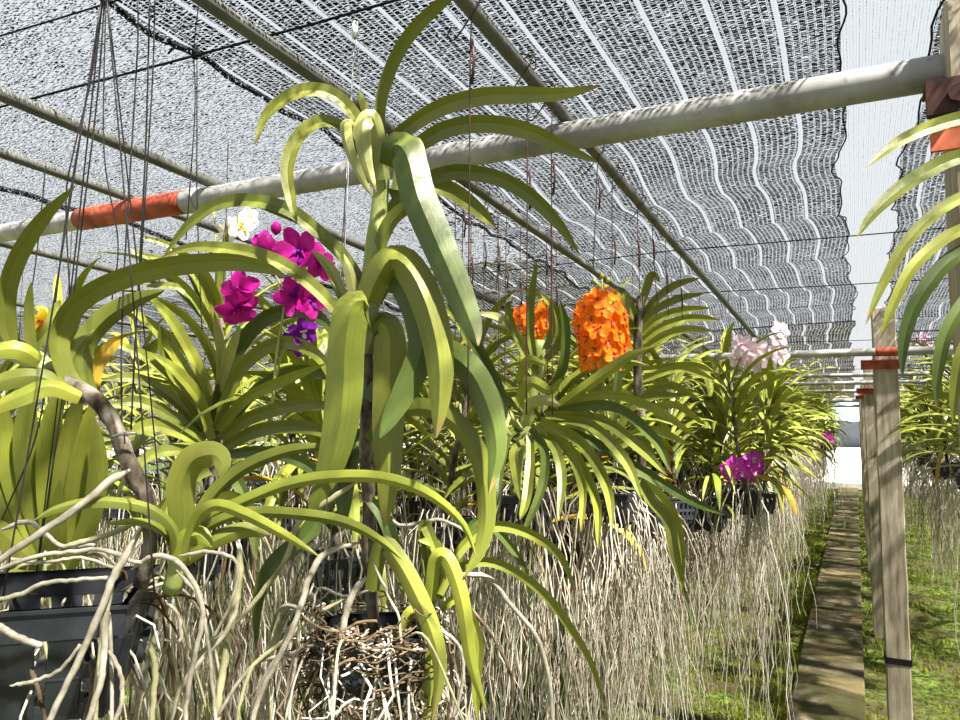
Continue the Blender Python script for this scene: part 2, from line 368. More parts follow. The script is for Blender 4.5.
def arch(rnd, az, el0, bend, L, n, p0, curl=0.0):
    pts = [V(p0)]; st = L/(n-1)
    for i in range(n-1):
        t = (i+.5)/(n-1); e = el0-bend*(t**1.25); a = az+curl*t
        pts.append(pts[-1]+V((math.cos(a)*math.cos(e), math.sin(a)*math.cos(e), math.sin(e)))*st)
    return pts
def plant_variant(seed, nl=18, seg=10, L=(.27, .42)):
    rnd = random.Random(seed); psi = rnd.uniform(0, math.pi); H = rnd.uniform(.26, .42)
    tilt = V((rnd.uniform(-.18, .18), rnd.uniform(-.18, .18), 1)).normalized()
    leaves = []
    for i in range(nl):
        t = i/(nl-1); side = i % 2
        az = psi+side*math.pi+rnd.uniform(-.45, .45)
        el = math.radians(rnd.uniform(18, 38)+46*t); bend = math.radians(rnd.uniform(75, 125)-35*t)
        Lf = rnd.uniform(*L)*(1-.25*max(0, t-.7)/.3)
        p0 = tilt*(.05+H*t)
        c = arch(rnd, az, el, bend, Lf, seg, p0, rnd.uniform(-.35, .35))
        sd = V((-math.sin(az), math.cos(az), 0)); rl = rnd.uniform(-.5, .5)
        sides = []
        for j in range(seg):
            T = (c[min(j+1, seg-1)]-c[max(j-1, 0)]).normalized(); sides.append(Matrix.Rotation(rl*(.4+j/seg), 3, T) @ sd)
        leaves.append((c, sides, rnd.uniform(.023, .032)))
    return dict(leaves=leaves, top=tilt*(.07+H), rnd=rnd)

BASKET = basket_mb().mesh('basket', [M['plastic']], False)
VAR = []
LM = ['leaf_x', 'leaf_m', 'leaf_y', 'leaf_x', 'leaf_y']
for s in range(8):
    v = plant_variant(100+s, nl=21+s % 3*2)
    v['meshes'] = []
    full = MB()
    for i, (c, sd, w) in enumerate(v['leaves']):
        b = MB(); b.leaf(c, sd, w); m = M[LM[(i*3+s) % 5]]
        if i < 2 and s % 3 == 0: m = M['leaf_o'] if i == 0 else M['leaf_d']
        v['meshes'].append(b.mesh('leaf', [m])); full.leaf(c, sd, w)
    v['full'] = full.mesh('foliage', [M['leaf_x']])
    st = MB(); st.tube(spline([V((0, 0, -.01)), v['top']*.5+V((.006, 0, 0)), v['top']], 7), .009, .006, 7, wob=.1); v['stem'] = st.mesh('stem', [M['stem_w']])
    v['roots'] = strands(v['rnd'], 40, .09, .45, 1.0, r=.0021).mesh('root_curtain', [M['root']])
    v['roots_s'] = strands(v['rnd'], 20, .08, .3, .8, r=.0021).mesh('root_curtain', [M['root']])
    hw = MB()
    for a in (0, 1, 2, 3):
        an = a*math.pi/2+math.pi/4; r = .074
        hw.tube([V((math.cos(an)*r, math.sin(an)*r, -.01)), V((0, 0, .62))], .0008, .0008, 4, cap=False)
    hw.tube([V((0, 0, .62)), V((0, 0, .80))], .0010, .0010, 4, cap=False)
    v['hw'] = hw.mesh('hanger_wire', [M['wire_r']])
    VAR.append(v)
def place_plant(i, loc, rz, sc, label, group, detailed, wires=True, edge=False):
    v = VAR[i % len(VAR)]
    e = thing('hanging_orchid', loc, label, 'orchid', group); e.rotation_euler.z = rz; e.scale = (sc, sc, sc)
    def ch(n, me, z=0):
        o = bpy.data.objects.new(n, me); C.objects.link(o); o.parent = e
        if z: o.location.z = z
        return o
    if detailed:
        for me in v['meshes']: ch('leaf', me)
        ch('stem', v['stem']); ch('basket', BASKET, -.07)
        if wires: ch('hanger_wire', v['hw'])
    else: ch('foliage', v['full'])
    r = ch('root_curtain', v['roots_s'] if edge else v['roots']); r['kind'] = 'stuff'
    return e

# ------------------------------------------------------------ flowers
def petal(b, L, w, az, cup, mi, tilt=.25, nu=5, nv=6, ruff=0, rnd=None, z0=0):
    vs = []; uv = []
    for j in range(nv):
        t = j/(nv-1); ww = w*.5*(math.sin(math.pi*min(1, .12+t*.86))**.6)*(.35+.65*min(1, t*1.8))
        if j == nv-1: ww = w*.16
        for i in range(nu):
            x = (i/(nu-1)*2-1)
            r = L*t
            z = z0+tilt*L*t-cup*L*t*t+cup*.5*w*x*x+ruff*math.sin(x*5+t*4+az*3)*w*.12*t
            y = ww*x
            vs.append(V((math.cos(az)*r-math.sin(az)*y, math.sin(az)*r+math.cos(az)*y, z))); uv.append((i/(nu-1), t))
    fs = [(j*nu+i, j*nu+i+1, (j+1)*nu+i+1, (j+1)*nu+i) for j in range(nv-1) for i in range(nu-1)]
    b.add(vs, fs, uv, mi)
def blossom_mesh(name, size, pm, lm, closed=0.0, seed=0):
    b = MB(); rnd = random.Random(seed); L = size/2
    for k, (az, l, w) in enumerate(((90, 1.0, .78), (18, 1.0, .85), (162, 1.0, .85), (-50, 1.0, .88), (230, 1.0, .88))):
        petal(b, L*l, L*w, math.radians(az+rnd.uniform(-6, 6)), .25-closed, 0, .15+closed*1.4, ruff=.5, z0=.0006*k)
    petal(b, L*.55, L*.34, math.radians(-90), -.2, 1, .5, nu=4, nv=4, z0=.002)
    petal(b, L*.25, L*.22, math.radians(0), -.2, 1, .9, nu=3, nv=3, z0=.003); petal(b, L*.25, L*.22, math.radians(180), -.2, 1, .9, nu=3, nv=3, z0=.003)
    b.tube([V((0, 0, 0)), V((0, .001, L*.15)), V((0, -.002, L*.3))], L*.09, L*.06, 6, 1)
    b.tube([V((0, 0, 0)), V((0, -L*.1, -L*.35)), V((0, -L*.35, -L*.7))], L*.045, L*.035, 5, 2)
    me = b.mesh(name, [pm, lm, M['stem_g']])
    return me
def face(o, pos, direction, roll=0, parent=None):
    z = V(direction).normalized(); x = V((0, 0, 1)).cross(z)
    x = x.normalized() if x.length > 1e-4 else V((1, 0, 0)); y = z.cross(x)
    m = Matrix((x, y, z)).transposed().to_4x4() @ Matrix.Rotation(roll, 4, 'Z')
    m.translation = V(pos)
    o.parent = parent; o.matrix_parent_inverse = Matrix.Translation(-parent_loc(parent)); o.matrix_basis = m
def parent_loc(p):
    l = V((0, 0, 0))
    while p is not None:
        l = l+p.location if p.type == 'EMPTY' else l
        p = p.parent
    return l
def spike(parent, pts3, blooms, me, stem_r=.0025, buds=()):
    b = MB(); b.tube(spline(pts3, 14), stem_r, stem_r*.6, 6)
    s = b.build('flower_spike', M['stem_g'], parent)
    for pos, d, roll, sc in blooms:
        o = bpy.data.objects.new('blossom', me if not isinstance(me, list) else R_.choice(me)); C.objects.link(o)
        face(o, pos, d, roll, s); 
        o.matrix_basis = o.matrix_basis @ Matrix.Scale(sc, 4)
        o.matrix_parent_inverse = Matrix.Identity(4)
    for pos, r, m in buds:
        bb = MB(); bb.tube([V(pos)+V((0, 0, z*r)) for z in (-1.3, -.9, -.2, .5, 1.0, 1.3)], r, r, 8)
        kk = 8
        for i, sc in enumerate((.15, .65, 1, .9, .5, .1)):
            c = V(pos)+V((0, 0, (-1.3, -.9, -.2, .5, 1.0, 1.3)[i]*r))
            for j in range(kk): bb.v[i*kk+j] = c+(bb.v[i*kk+j]-c)*sc
        o = bb.build('bud', M[m], s); o.matrix_parent_inverse = Matrix.Identity(4)
    return s

# ------------------------------------------------------------ ground, path, yard
def grid(name, x0, x1, y0, y1, nx, ny, zf, m, uvf=None, xf=None):
    vs = []; uv = []
    for j in range(ny+1):
        for i in range(nx+1):
            x = x0+(x1-x0)*i/nx; y = y0+(y1-y0)*j/ny
            X = xf(x, y) if xf else x
            vs.append((X, y, zf(x, y))); uv.append(uvf(x, y) if uvf else (x, y))
    w = nx+1
    fs = [(j*w+i, j*w+i+1, (j+1)*w+i+1, (j+1)*w+i) for j in range(ny) for i in range(nx)]
    return put(name, mesh(name, vs, fs, [M[m]], uv))
def bumpy(x, y): return .018*math.sin(x*5.1+y*1.3)*math.sin(y*3.7-x)+.01*math.sin(x*13+y*9)-.02
g = grid('ground', -16, 8, -3, 17.2, 120, 100, bumpy, 'ground'); g['kind'] = 'structure'; g['label'] = 'mossy green ground under the hanging orchids'
y = grid('yard', -30, 30, 17.2, 60, 8, 8, lambda x, y: -.01, 'yard'); y['kind'] = 'structure'; y['label'] = 'sunlit pale concrete yard beyond the far end of the path'
b = MB(); yy = -1.0
while yy < 16.2:
    L = 1.2; dz = R_.uniform(-.004, .004)
    b.box((-.175+R_.uniform(-.006, .006), yy+L/2, .0+dz), (.345, L-.008, .06)); yy += L
p = b.build('path', M['path'], smooth=False); p['kind'] = 'structure'; p['label'] = 'narrow mossy concrete slab path'
bv = p.modifiers.new('b', 'BEVEL'); bv.width = .006; bv.segments = 2
b = MB(); b.box((-.3, 16.8, .05), (3.6, .35, .12)); k = b.build('trim_1', M['yard'], smooth=False); k['kind'] = 'structure'; k['label'] = 'low pale concrete kerb across the end of the path'
# grass blades
rg = random.Random(5); vs = []; fs = []; uv = []
def blade(x, y, h, w):
    a = rg.uniform(0, 6.283); dx, dy = math.cos(a)*w, math.sin(a)*w; lx, ly = rg.uniform(-.5, .5)*h, rg.uniform(-.5, .5)*h
    z = bumpy(x, y); n = len(vs)
    vs.extend([(x-dx, y-dy, z), (x+dx, y+dy, z), (x+lx*.4+dx*.7, y+ly*.4+dy*.7, z+h*.6), (x+lx*.4-dx*.7, y+ly*.4-dy*.7, z+h*.6), (x+lx, y+ly, z+h)])
    uv.extend([(0, 0), (1, 0), (1, .5), (0, .5), (.5, .9)]); fs.extend([(n, n+1, n+2, n+3), (n+3, n+2, n+4)])
for _ in range(52000):
    u = rg.random(); Y = 2.2+14*u**1.5
    X = rg.gauss(-.36, .16) if rg.random() < .38 else (rg.uniform(-1.6, -.35) if rg.random() < .6 else rg.uniform(.0, 1.3))
    if -.33 < X < -.015: continue
    n = math.sin(X*4+Y*2.3)+math.sin(Y*5.1-X*3)
    if n < -.9 and rg.random() < .7: continue
    for q in range(1): blade(X, Y, rg.uniform(.01, .036)*(1+.3*n), rg.uniform(.003, .006)*(1+Y*.1))
gr = put('grass', mesh('grass', vs, fs, [M['blade']], uv)); tag(gr, 'short bright green grass and moss beside the path', 'grass', kind='stuff')

# far shed beyond the yard
e = thing('shed', (-1.2, 38, 0), 'distant pale blue roofed shed beyond the bright yard', 'building')
b = MB(); b.box((-1.2, 40, .65), (9, 3.5, 1.3)); b.build('wall', M['dark_wall'], e, False)
b = MB()
for i in range(45): b.box((-6+.21*i, 39.6, 1.72+.02*(i % 2)), (.2, 4.6, .06), 0, Matrix.Translation((0, 39.6, 1.7)) @ Matrix.Rotation(.22, 4, 'X') @ Matrix.Translation((0, -39.6, -1.7)))
b.build('roof', M['blue_roof'], e, False)
b = MB()
for x in (-4, -1.6, .6): b.box((x, 38.1, .6), (.12, .12, 1.2))
b.build('verandah_post', M['yard'], e, False)
# ------------------------------------------------------------ posts and pipes
def netz(x, y):
    z = 2.075-.048*(min(y, 4)-1.15)
    if y > 4: z -= .10*(1-math.exp(-(y-4)/3))
    return z+.006*abs(min(0, x))
pf = 'weathered square post of the path row'
for i, (Y, px, w, lab) in enumerate(((1.15, .173, .095, 'near pale post at the right frame edge, topped by a rusty bracket'),
        (3.43, .118, .088, 'nearest full weathered square post beside the concrete path, tied midway'),
        (5.71, .105, .09, 'second weathered post beside the path, behind the nearest one'),
        (7.99, .10, .09, 'third weathered post beside the path, mostly hidden by the second'),
        (10.3, .10, .09, 'fourth small post along the path line'), (12.6, .10, .09, 'farthest small post along the path line'))):
    top = netz(0, Y)-.02; e = thing('wooden_post', (px, Y, 0), lab, 'post', 'posts along the path')
    b = MB(); n = 16
    vs = []
    for k in range(n+1):
        z = -.05+(top+.05)*k/n; j = .0025
        for (sx, sy) in ((-1, -1), (1, -1), (1, 1), (-1, 1)): vs.append(V((px+sx*w/2+R_.uniform(-j, j), Y+sy*w/2+R_.uniform(-j, j), z)))
    b.add(vs, [(k*4+q, k*4+(q+1) % 4, k*4+4+(q+1) % 4, k*4+4+q) for k in range(n) for q in range(4)]+[(3, 2, 1, 0), (n*4, n*4+1, n*4+2, n*4+3)])
    o = b.build('post_shaft', M['wood'], e, False); bv = o.modifiers.new('b', 'BEVEL'); bv.width = .004; bv.segments = 1; bv.limit_method = 'ANGLE'
    if i == 1:
        b = MB(); b.box((px, Y, .52), (w+.008, w+.008, .025)); b.build('tie_band', M['cord'], e, False)
    if i == 0:
        b = MB(); b.box((px-.015, Y-.055, 1.915), (.12, .012, .044)); b.box((px-.015, Y-.03, 1.938), (.12, .06, .005)); o = b.build('bracket', M['rust'], e, False)
        b = MB(); b.box((px-.046, Y-.052, 1.868), (.052, .008, .044)); b.build('bracket_plate', M['orange_p'], e, False)
        b = MB(); b.tube([V((px-.04, Y-.07, 1.915)), V((px-.04, Y-.05, 1.915))], .012, .012, 8); b.build('bolt', M['rust'], e, False)
    elif i < 4:
        zz = (0, 1.705, 1.665, 1.67)[i]
        b = MB(); b.box((px-.02, Y-w/2-.008, zz), (.14, .012, .035)); b.box((px-.02, Y-w/2-.025, zz+.018), (.14, .04, .004)); b.build('bracket', M['red'], e, False)
def pipe(name, a, b_, r, m, label, cat='pipe', group=None, parent=None, n=12, k=16):
    b = MB(); b.tube([V(a).lerp(V(b_), i/(n-1)) for i in range(n)], r, r, k)
    o = b.build(name, M[m], parent)
    if parent is None: tag(o, label, cat, group)
    return o
A = atY(-700, 352, 1.15); A.z = 2.03; Bp = atY(955, 70, 1.15); A = V((-4.2, 1.15, 2.045)); Bp = V((.30, 1.15, 1.9705))
ax = (Bp-A).normalized()
e = thing('steel_pipe', A, 'thick galvanised pipe crossing the whole top of the frame, with a red painted sleeve', 'pipe')
pipe('pipe_tube', A, Bp, .0245, 'pipe', '', parent=e, n=40, k=28)
def onmain(px):
    t0 = atY(px, 190, 1.15).x; return A+ax*((t0-A.x)/ax.x)
s0, s1 = onmain(82), onmain(187)
o = pipe('painted_sleeve', s0, s1, .0275, 'red', '', parent=e, n=10, k=28); o['label'] = 'red painted sleeve'
s2 = onmain(190); s3 = onmain(200); o = pipe('coupling', s1, s3, .0285, 'pipe', '', parent=e, k=24)
gp = 'cross pipes between the posts farther down the path'
e = thing('steel_pipe', (-5, 3.36, 1.80), 'pale galvanised cross pipe at the nearest full post, red at its post end', 'pipe')
P0 = V((-7, 3.36, 1.80)); P1 = V((4.0, 3.36, 1.735))
pipe('pipe_tube', P0, P1, .0165, 'pipe', '', parent=e)
pipe('painted_end', V((.085, 3.36, 1.758)), V((.17, 3.36, 1.7575)), .0185, 'red', '', parent=e)
for Y, z, r, lab in ((5.0, 1.735, .013, 'thin cross pipe just behind the pale cross pipe of the nearest full post'),
                     (5.64, 1.712, .014, 'galvanised cross pipe at the second post'), (7.92, 1.722, .016, 'galvanised cross pipe at the third post'),
                     (10.3, 1.67, .02, 'galvanised cross pipe at the fourth post'), (12.6, 1.63, .022, 'farthest galvanised cross pipe over the path')):
    tag(pipe('steel_pipe', (-9, Y, z+.03), (5, Y, z), r, 'pipe', ''), lab, 'pipe', gp)
def zp(y): return netz(0, y)-.045
def purlin(X, y0, y1, r, lab, zoff=0):
    b = MB(); pts = [V((X, y0+(y1-y0)*i/20, zp(y0+(y1-y0)*i/20)+zoff)) for i in range(21)]
    b.tube(pts, r, r, 12); return tag(b.build('purlin_pipe', M['pipe_d']), lab, 'pipe', 'purlin pipes under the shade net')
purlin(-.431, .2, 16, .0105, 'grey purlin pipe running away at upper right of the tall central orchid', -.012)
purlin(-.746, .2, 16, .0115, 'grey purlin pipe passing just behind the top of the tall central orchid', -.005)
purlin(-1.289, .2, 16, .0125, 'upper of the two grey purlin pipes above the red sleeve', .0)
purlin(-1.56, .2, 16, .0110, 'lower of the two grey purlin pipes above the red sleeve', .0)
purlin(-2.3, .2, 16, .012, 'grey purlin pipe farther left beyond the red sleeve')
purlin(-3.3, .2, 16, .012, 'leftmost grey purlin pipe low behind the left leaves')
purlin(.8, 1.5, 16, .011, 'grey purlin pipe over the right bed')

# ------------------------------------------------------------ shade nets
rn = random.Random(3); ph = [rn.uniform(0, 6.28) for _ in range(8)]
def wav(x, y):
    k = min(1, max(0, (y-1.0)/.8))
    a = abs(math.sin(y*7.2+.5*math.sin(x*3+ph[0])+ph[1]))*.022+abs(math.sin(y*12.5+1.6*x+ph[2]))*.012
    return k*(a-.008)
def nz(x, y): return netz(x, y)+wav(x, y)
def nxf(x, y):
    k = min(1, max(0, (y-.9)/.8)); return x+k*(.008*math.sin(y*7.2*1.0+ph[3])+.006*math.sin(y*15+x*4+ph[4]))+.012*math.sin(y*2.1+ph[5])*k
def sheet(x0, x1, y0, y1, m, lab, nx, ny, zo=0):
    e = grid('shade_net', x0, x1, y0, y1, nx, ny, lambda x, y: nz(x, y)+zo, m, None, nxf); return tag(e, lab, 'shade net', 'roof sheets of shade net')
s_main = sheet(-.95, 0.0, -6, 4.0, 'net_main', 'black striped shade net sheet overhead, edge beside the bright gap', 24, 420)
s_left = sheet(-9, -.95, -6, 2.3, 'net_left', 'thin sheet of shade net at upper left, left of the dark seam', 50, 340)
s_mid = sheet(-9, -.95, 2.3, 4.0, 'net_far', 'dusty brownish shade net behind the top of the central orchid', 50, 100)
s_far = sheet(-9, .0, 4.0, 16.5, 'net_far', 'dense dusty shade net roof far down the left bed', 60, 420)
s_right = sheet(.125, 6.5, -6, 16.5, 'net_main', 'black shade net sheet on the right of the bright gap', 40, 520)
s_thin = grid('shade_net', -.02, .14, -.6, 9, 4, 60, lambda x, y: netz(x, y)+.05, 'net_thin'); tag(s_thin, 'fine white mesh strip closing the gap above the post row', 'shade net')
s_back = grid('shade_net', 0, 1, 0, 1, 1, 1, lambda x, y: 0, 'net_far')
# far end and left side curtains
def curtain(p0, p1, z0, z1, lab, n=40):
    vs = []; uv = []
    L = (V(p1)-V(p0)).length
    for j in range(5):
        for i in range(n+1):
            t = i/n; q = V(p0).lerp(V(p1), t); z = z0+(z1-z0)*j/4
            vs.append((q.x+.04*math.sin(i*1.7), q.y+.04*math.sin(i*2.3), z)); uv.append((t*L, z))
    w = n+1; fs = [(j*w+i, j*w+i+1, (j+1)*w+i+1, (j+1)*w+i) for j in range(4) for i in range(n)]
    return tag(put('net_curtain', mesh('net_curtain', vs, fs, [M['net_far']], uv)), lab, 'shade net')
bpy.data.objects.remove(s_back)
curtain((-9, 16.5, 0), (-1.0, 16.5, 0), .9, 1.95, 'hanging net curtain closing the far end of the left bed')
curtain((-9, -.5, 0), (-9, 16.5, 0), 0, 2.1, 'hanging net curtain along the far left side')
# edge cords (gathered hems)
def hem(par, x, y0, y1, r, dx=0, n=220, amp=.004):
    b = MB(); pts = []
    for i in range(n):
        yy = y0+(y1-y0)*i/(n-1); X = nxf(x, yy)+dx+amp*math.sin(yy*23+1)+amp*math.sin(yy*41); pts.append(V((X, yy, nz(x, yy)-.004)))
    b.tube(pts, r, r, 6, cap=False); return b
hem(s_main, 0, -.5, 4, .0016).build('edge_cord', M['cord'], s_main)
hem(s_right, .125, .25, 9, .0018).build('edge_cord', M['cord'], s_right)
hem(s_left, -.95, -.5, 4, .0052, amp=.006).build('seam_cord', M['net_edge'], s_left)
hem(s_left, -1.95, -.5, 4, .0075, amp=.006).build('seam_cord', M['net_edge'], s_left)
# gathered dense hem strips
def strip(par, x0, x1, y0, y1):
    vs = []; n = 200
    for i in range(n):
        yy = y0+(y1-y0)*i/(n-1)
        vs += [(nxf(x0, yy), yy, nz(x0, yy)-.003), (nxf(x1, yy)+.004*math.sin(yy*23+1), yy, nz(x1, yy)-.003)]
    o = put('gathered_hem', mesh('hem', vs, [(2*i, 2*i+1, 2*i+3, 2*i+2) for i in range(n-1)], [M['net_edge']]), par)
    return o
# support cables
for i, (p, q, r, lab) in enumerate(((atY(15, 103, .98), atY(320, 22, .80), .0024, 'black tension cable crossing the net from the left edge to the top'),
                                    )):
    z = netz(-1, .9)-.012
    a = V((-3.2, 1.02, netz(-3, 1)-.03)); 
pts = [CAM+ray(px, py)*((netz(-1, .9)-.01-1.5)/ray(px, py).z) for px, py in ((15, 103), (190, 57), (320, 22), (400, -1))]
d0 = (pts[0]-pts[1]).normalized(); d1 = (pts[-1]-pts[0]).normalized()
b = MB(); b.tube([pts[0]+(pts[0]-pts[-1])*.8, *pts, pts[-1]+d1*.9], .0022, .0022, 6); tag(b.build('tension_cable', M['cord']), 'black tension cable across the upper left net, below the fainter one', 'cable', 'tension cables under the net')
pts = [CAM+ray(px, py)*((netz(-1, .7)-.01-1.5)/ray(px, py).z) for px, py in ((0, 36), (60, 18), (102, 5), (150, -10))]
b = MB(); b.tube([pts[0]+(pts[0]-pts[-1])*.8, *pts, pts[-1]+(pts[-1]-pts[0])*2], .0016, .0016, 6); tag(b.build('tension_cable', M['cord']), 'thin cable in the upper left corner of the net', 'cable', 'tension cables under the net')
for Y in (2.25, 2.9, 4.4, 6.4, 8.8):
    b = MB(); b.tube([V((-6+i*.5, Y+.02*math.sin(i), netz(-6+i*.5, Y)-.022-.006*math.sin(i*2.1))) for i in range(21)], .0018, .0018, 5)
    tag(b.build('tension_cable', M['cord']), 'thin dark cable under the net farther down the bed', 'cable', 'far tension cables under the net')

# ------------------------------------------------------------ hanging wires from the purlins
def wire(px, pyt, X, zb, m='wire_r', r=.0011, lean=0, hook=True, D=None):
    p = atX(px, pyt, X)
    y = p.y; zt = zp(y)
    pts = [V((X-.006, y, zt+.012)), V((X+.012, y, zt+.014)), V((X+.014, y, zt-.008)), V((X+.002, y, zt-.03)), V((X+lean*.3, y+lean*.1, (zt+zb)/2)), V((X+lean, y+lean*.2, zb))]
    b = MB(); b.tube(spline(pts, 20), r, r, 5)
    rr = random.Random(int(px)); zk = zt-rr.uniform(.08, .2)
    b.tube([V((X+.003, y, zk-.03)), V((X+.006, y, zk)), V((X+.003, y, zk+.03))], r*1.8, r*1.8, 5)
    return b.build('hanging_wire', M[m])
for px, py in ((470, 25), (527, 90), (551, 110), (597, 165), (612, 190), (637, 215), (652, 230), (665, 245), (680, 262)):
    tag(wire(px, py, -.431, 1.5 if px < 560 else 1.76+px % 7*.012, lean=R_.uniform(-.01, .01)), 'thin rusty wire hanging from the grey purlin pipe right of the central orchid', 'wire', 'wires on the right purlin')
for px, py in ((455, 200), (463, 208), (471, 214), (484, 226), (498, 240), (506, 247), (520, 262), (534, 275), (546, 288), (556, 297)):
    tag(wire(px, py, -.746, 1.45, lean=R_.uniform(-.01, .01)), 'thin rusty wire hanging behind the central orchid toward the orange flowers', 'wire', 'wires on the middle purlin')
# loose empty hooks
for px, py in ((465, 25), (520, 82), (545, 118), (598, 172), (620, 200), (643, 222)):
    p = atX(px-8, py+8, -.431); zt = zp(p.y)-.01
    b = MB(); y0 = p.y+.03
    b.tube(spline([V((-.431, y0, zt+.016)), V((-.425+.014, y0, zt+.004)), V((-.43, y0, zt-.022)), V((-.452, y0, zt-.045)), V((-.462, y0, zt-.036)), V((-.456, y0, zt-.026))], 16), .0012, .0012, 5)
    tag(b.build('wire_hook', M['wire']), 'small empty wire hook clipped on the right purlin pipe', 'hook', 'empty hooks on the right purlin')

# ================================================================ HERO PLANTS
# ---- tall central orchid
A0 = atD(370, 640, 1.02)
pa = thing('hanging_orchid', A0, 'tall central orchid, its leaf fan reaching the top frame edge, hanging in a root-wrapped basket', 'orchid')
sp = spline([atD(x, y, 1.0) for x, y in ((380, 148), (381, 190), (375, 240), (368, 300), (366, 350))], 18)
b = MB(); b.tube(sp, .011, .013, 10, 0, wob=.06); 
sp2 = spline([atD(x, y, 1.0+.0002*(y-350)) for x, y in ((366, 345), (367, 400), (366, 450), (369, 500), (368, 550), (372, 600), (374, 640))], 26)
b.tube(sp2, .0095, .0085, 10, 1, wob=.16); b.build('stem', [M['stem_g'], M['stem_w']], pa)
L = lambda pts, w, *a, **k: tleaf(pa, pts, w, *a, **k)
L([(384, 150), (380, 110), (391, 68), (412, 32), (447, -2), (462, -12)], 17, .99, .90, 'leaf_m', 35, -20)
L([(372, 140), (366, 112), (358, 90)], 11, 1.0, .98, 'leaf_m', 25, see=1)
L([(386, 148), (405, 130), (440, 108), (480, 97), (520, 95), (560, 94), (600, 86)], 21, .99, .93, 'leaf_m', 22, -10)
L([(392, 165), (418, 145), (450, 128), (490, 124), (530, 132), (565, 148), (599, 163)], 21, 1.0, .95, 'leaf_m', 15, 0)
L([(390, 195), (425, 180), (458, 172), (500, 179), (535, 200), (560, 226), (580, 255)], 19, 1.0, 1.0, 'leaf_m', 15, 10)
L([(385, 215), (420, 186), (450, 190), (478, 210), (496, 228)], 20, 1.02, 1.05, 'leaf_m', 0, 0)
L([(372, 150), (362, 125), (340, 98), (315, 89), (290, 95), (266, 115), (255, 145)], 17, .99, .95, 'leaf_m', 30, -10)
L([(366, 155), (340, 125), (316, 122), (296, 140), (287, 168), (291, 200), (297, 223)], 17, 1.0, .93, 'leaf_m', 40, -35)
L([(377, 185), (366, 150), (352, 127), (346, 128), (350, 150), (362, 178), (372, 196)], 17, 1.0, .93, 'leaf_p', 40, 0, see=1)
L([(384, 180), (378, 140), (371, 118), (363, 128), (366, 160), (376, 192)], 21, .985, .93, 'leaf_p', 15, 0, see=1)
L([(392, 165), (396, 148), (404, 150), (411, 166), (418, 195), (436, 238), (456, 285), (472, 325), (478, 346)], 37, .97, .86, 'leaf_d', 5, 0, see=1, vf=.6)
L([(396, 190), (402, 158), (414, 142), (421, 160), (426, 195), (428, 210)], 15, .99, .96, 'leaf_p', 10, see=1)
L([(448, 300), (470, 335), (484, 360), (497, 385), (504, 410), (501, 432)], 15, 1.03, .98, 'leaf_d', 25)
L([(372, 290), (378, 252), (390, 222), (408, 208), (420, 222), (428, 245), (434, 258)], 19, 1.0, .97, 'leaf_m', 25, 10, see=1)
L([(364, 318), (372, 288), (386, 266), (402, 262), (418, 282), (432, 318), (440, 360), (440, 402), (436, 438)], 35, .98, .86, 'leaf_m', 2, 6, see=1, vf=1.15)
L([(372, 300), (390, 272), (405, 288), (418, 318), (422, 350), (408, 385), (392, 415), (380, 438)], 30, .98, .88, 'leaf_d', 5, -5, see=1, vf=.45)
L([(368, 325), (360, 306), (351, 314), (346, 350), (344, 395), (338, 438), (326, 478), (308, 514)], 39, .97, .89, 'leaf_m', 4, 0, see=1, vf=1.1)
L([(368, 350), (378, 328), (389, 334), (390, 375), (388, 430), (388, 480), (385, 527)], 35, .99, .93, 'leaf_m', 0, 0, see=1, vf=1.1)
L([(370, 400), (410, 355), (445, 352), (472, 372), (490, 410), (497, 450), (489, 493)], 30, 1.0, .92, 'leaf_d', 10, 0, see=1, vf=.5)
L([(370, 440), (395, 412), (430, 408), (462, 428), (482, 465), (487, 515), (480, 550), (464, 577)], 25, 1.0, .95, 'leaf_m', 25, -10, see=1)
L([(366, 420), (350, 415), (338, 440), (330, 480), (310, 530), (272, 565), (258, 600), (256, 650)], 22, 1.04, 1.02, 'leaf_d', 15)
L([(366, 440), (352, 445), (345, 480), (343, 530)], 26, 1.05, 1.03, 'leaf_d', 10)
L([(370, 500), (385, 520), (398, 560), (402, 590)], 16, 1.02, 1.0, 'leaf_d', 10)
# low right shoot of the central orchid
L([(372, 590), (382, 545), (398, 560), (415, 590), (432, 630), (440, 670), (432, 722)], 24, .99, .93, 'leaf_m', 15, 5, see=1)
L([(395, 640), (412, 612), (428, 625), (432, 660), (426, 700), (428, 740)], 17, 1.0, .95, 'leaf_y', 15, see=1)
L([(430, 600), (436, 560), (448, 560), (462, 600), (471, 660), (486, 712)], 19, .98, .93, 'leaf_y', 12, see=1)
L([(432, 600), (428, 560), (424, 525), (434, 545), (446, 580)], 14, .99, .97, 'leaf_m', 10)
L([(436, 590), (450, 565), (470, 540), (491, 527), (520, 530), (550, 546), (566, 566), (574, 592)], 13, 1.0, 1.05, 'leaf_m', 20)
L([(440, 595), (455, 570), (488, 562), (520, 575), (550, 600), (575, 635), (592, 665), (606, 710)], 12, .99, 1.02, 'leaf_m', 25)
L([(436, 600), (440, 570), (436, 545), (418, 540)], 13, 1.0, .97, 'leaf_y', 10)
L([(440, 610), (460, 600), (478, 640), (476, 690), (478, 722)], 12, 1.02, 1.0, 'leaf_y', 12)
L([(440, 600), (458, 560), (480, 520), (520, 560), (530, 600)], 10, 1.05, 1.05, 'leaf_d', 12)
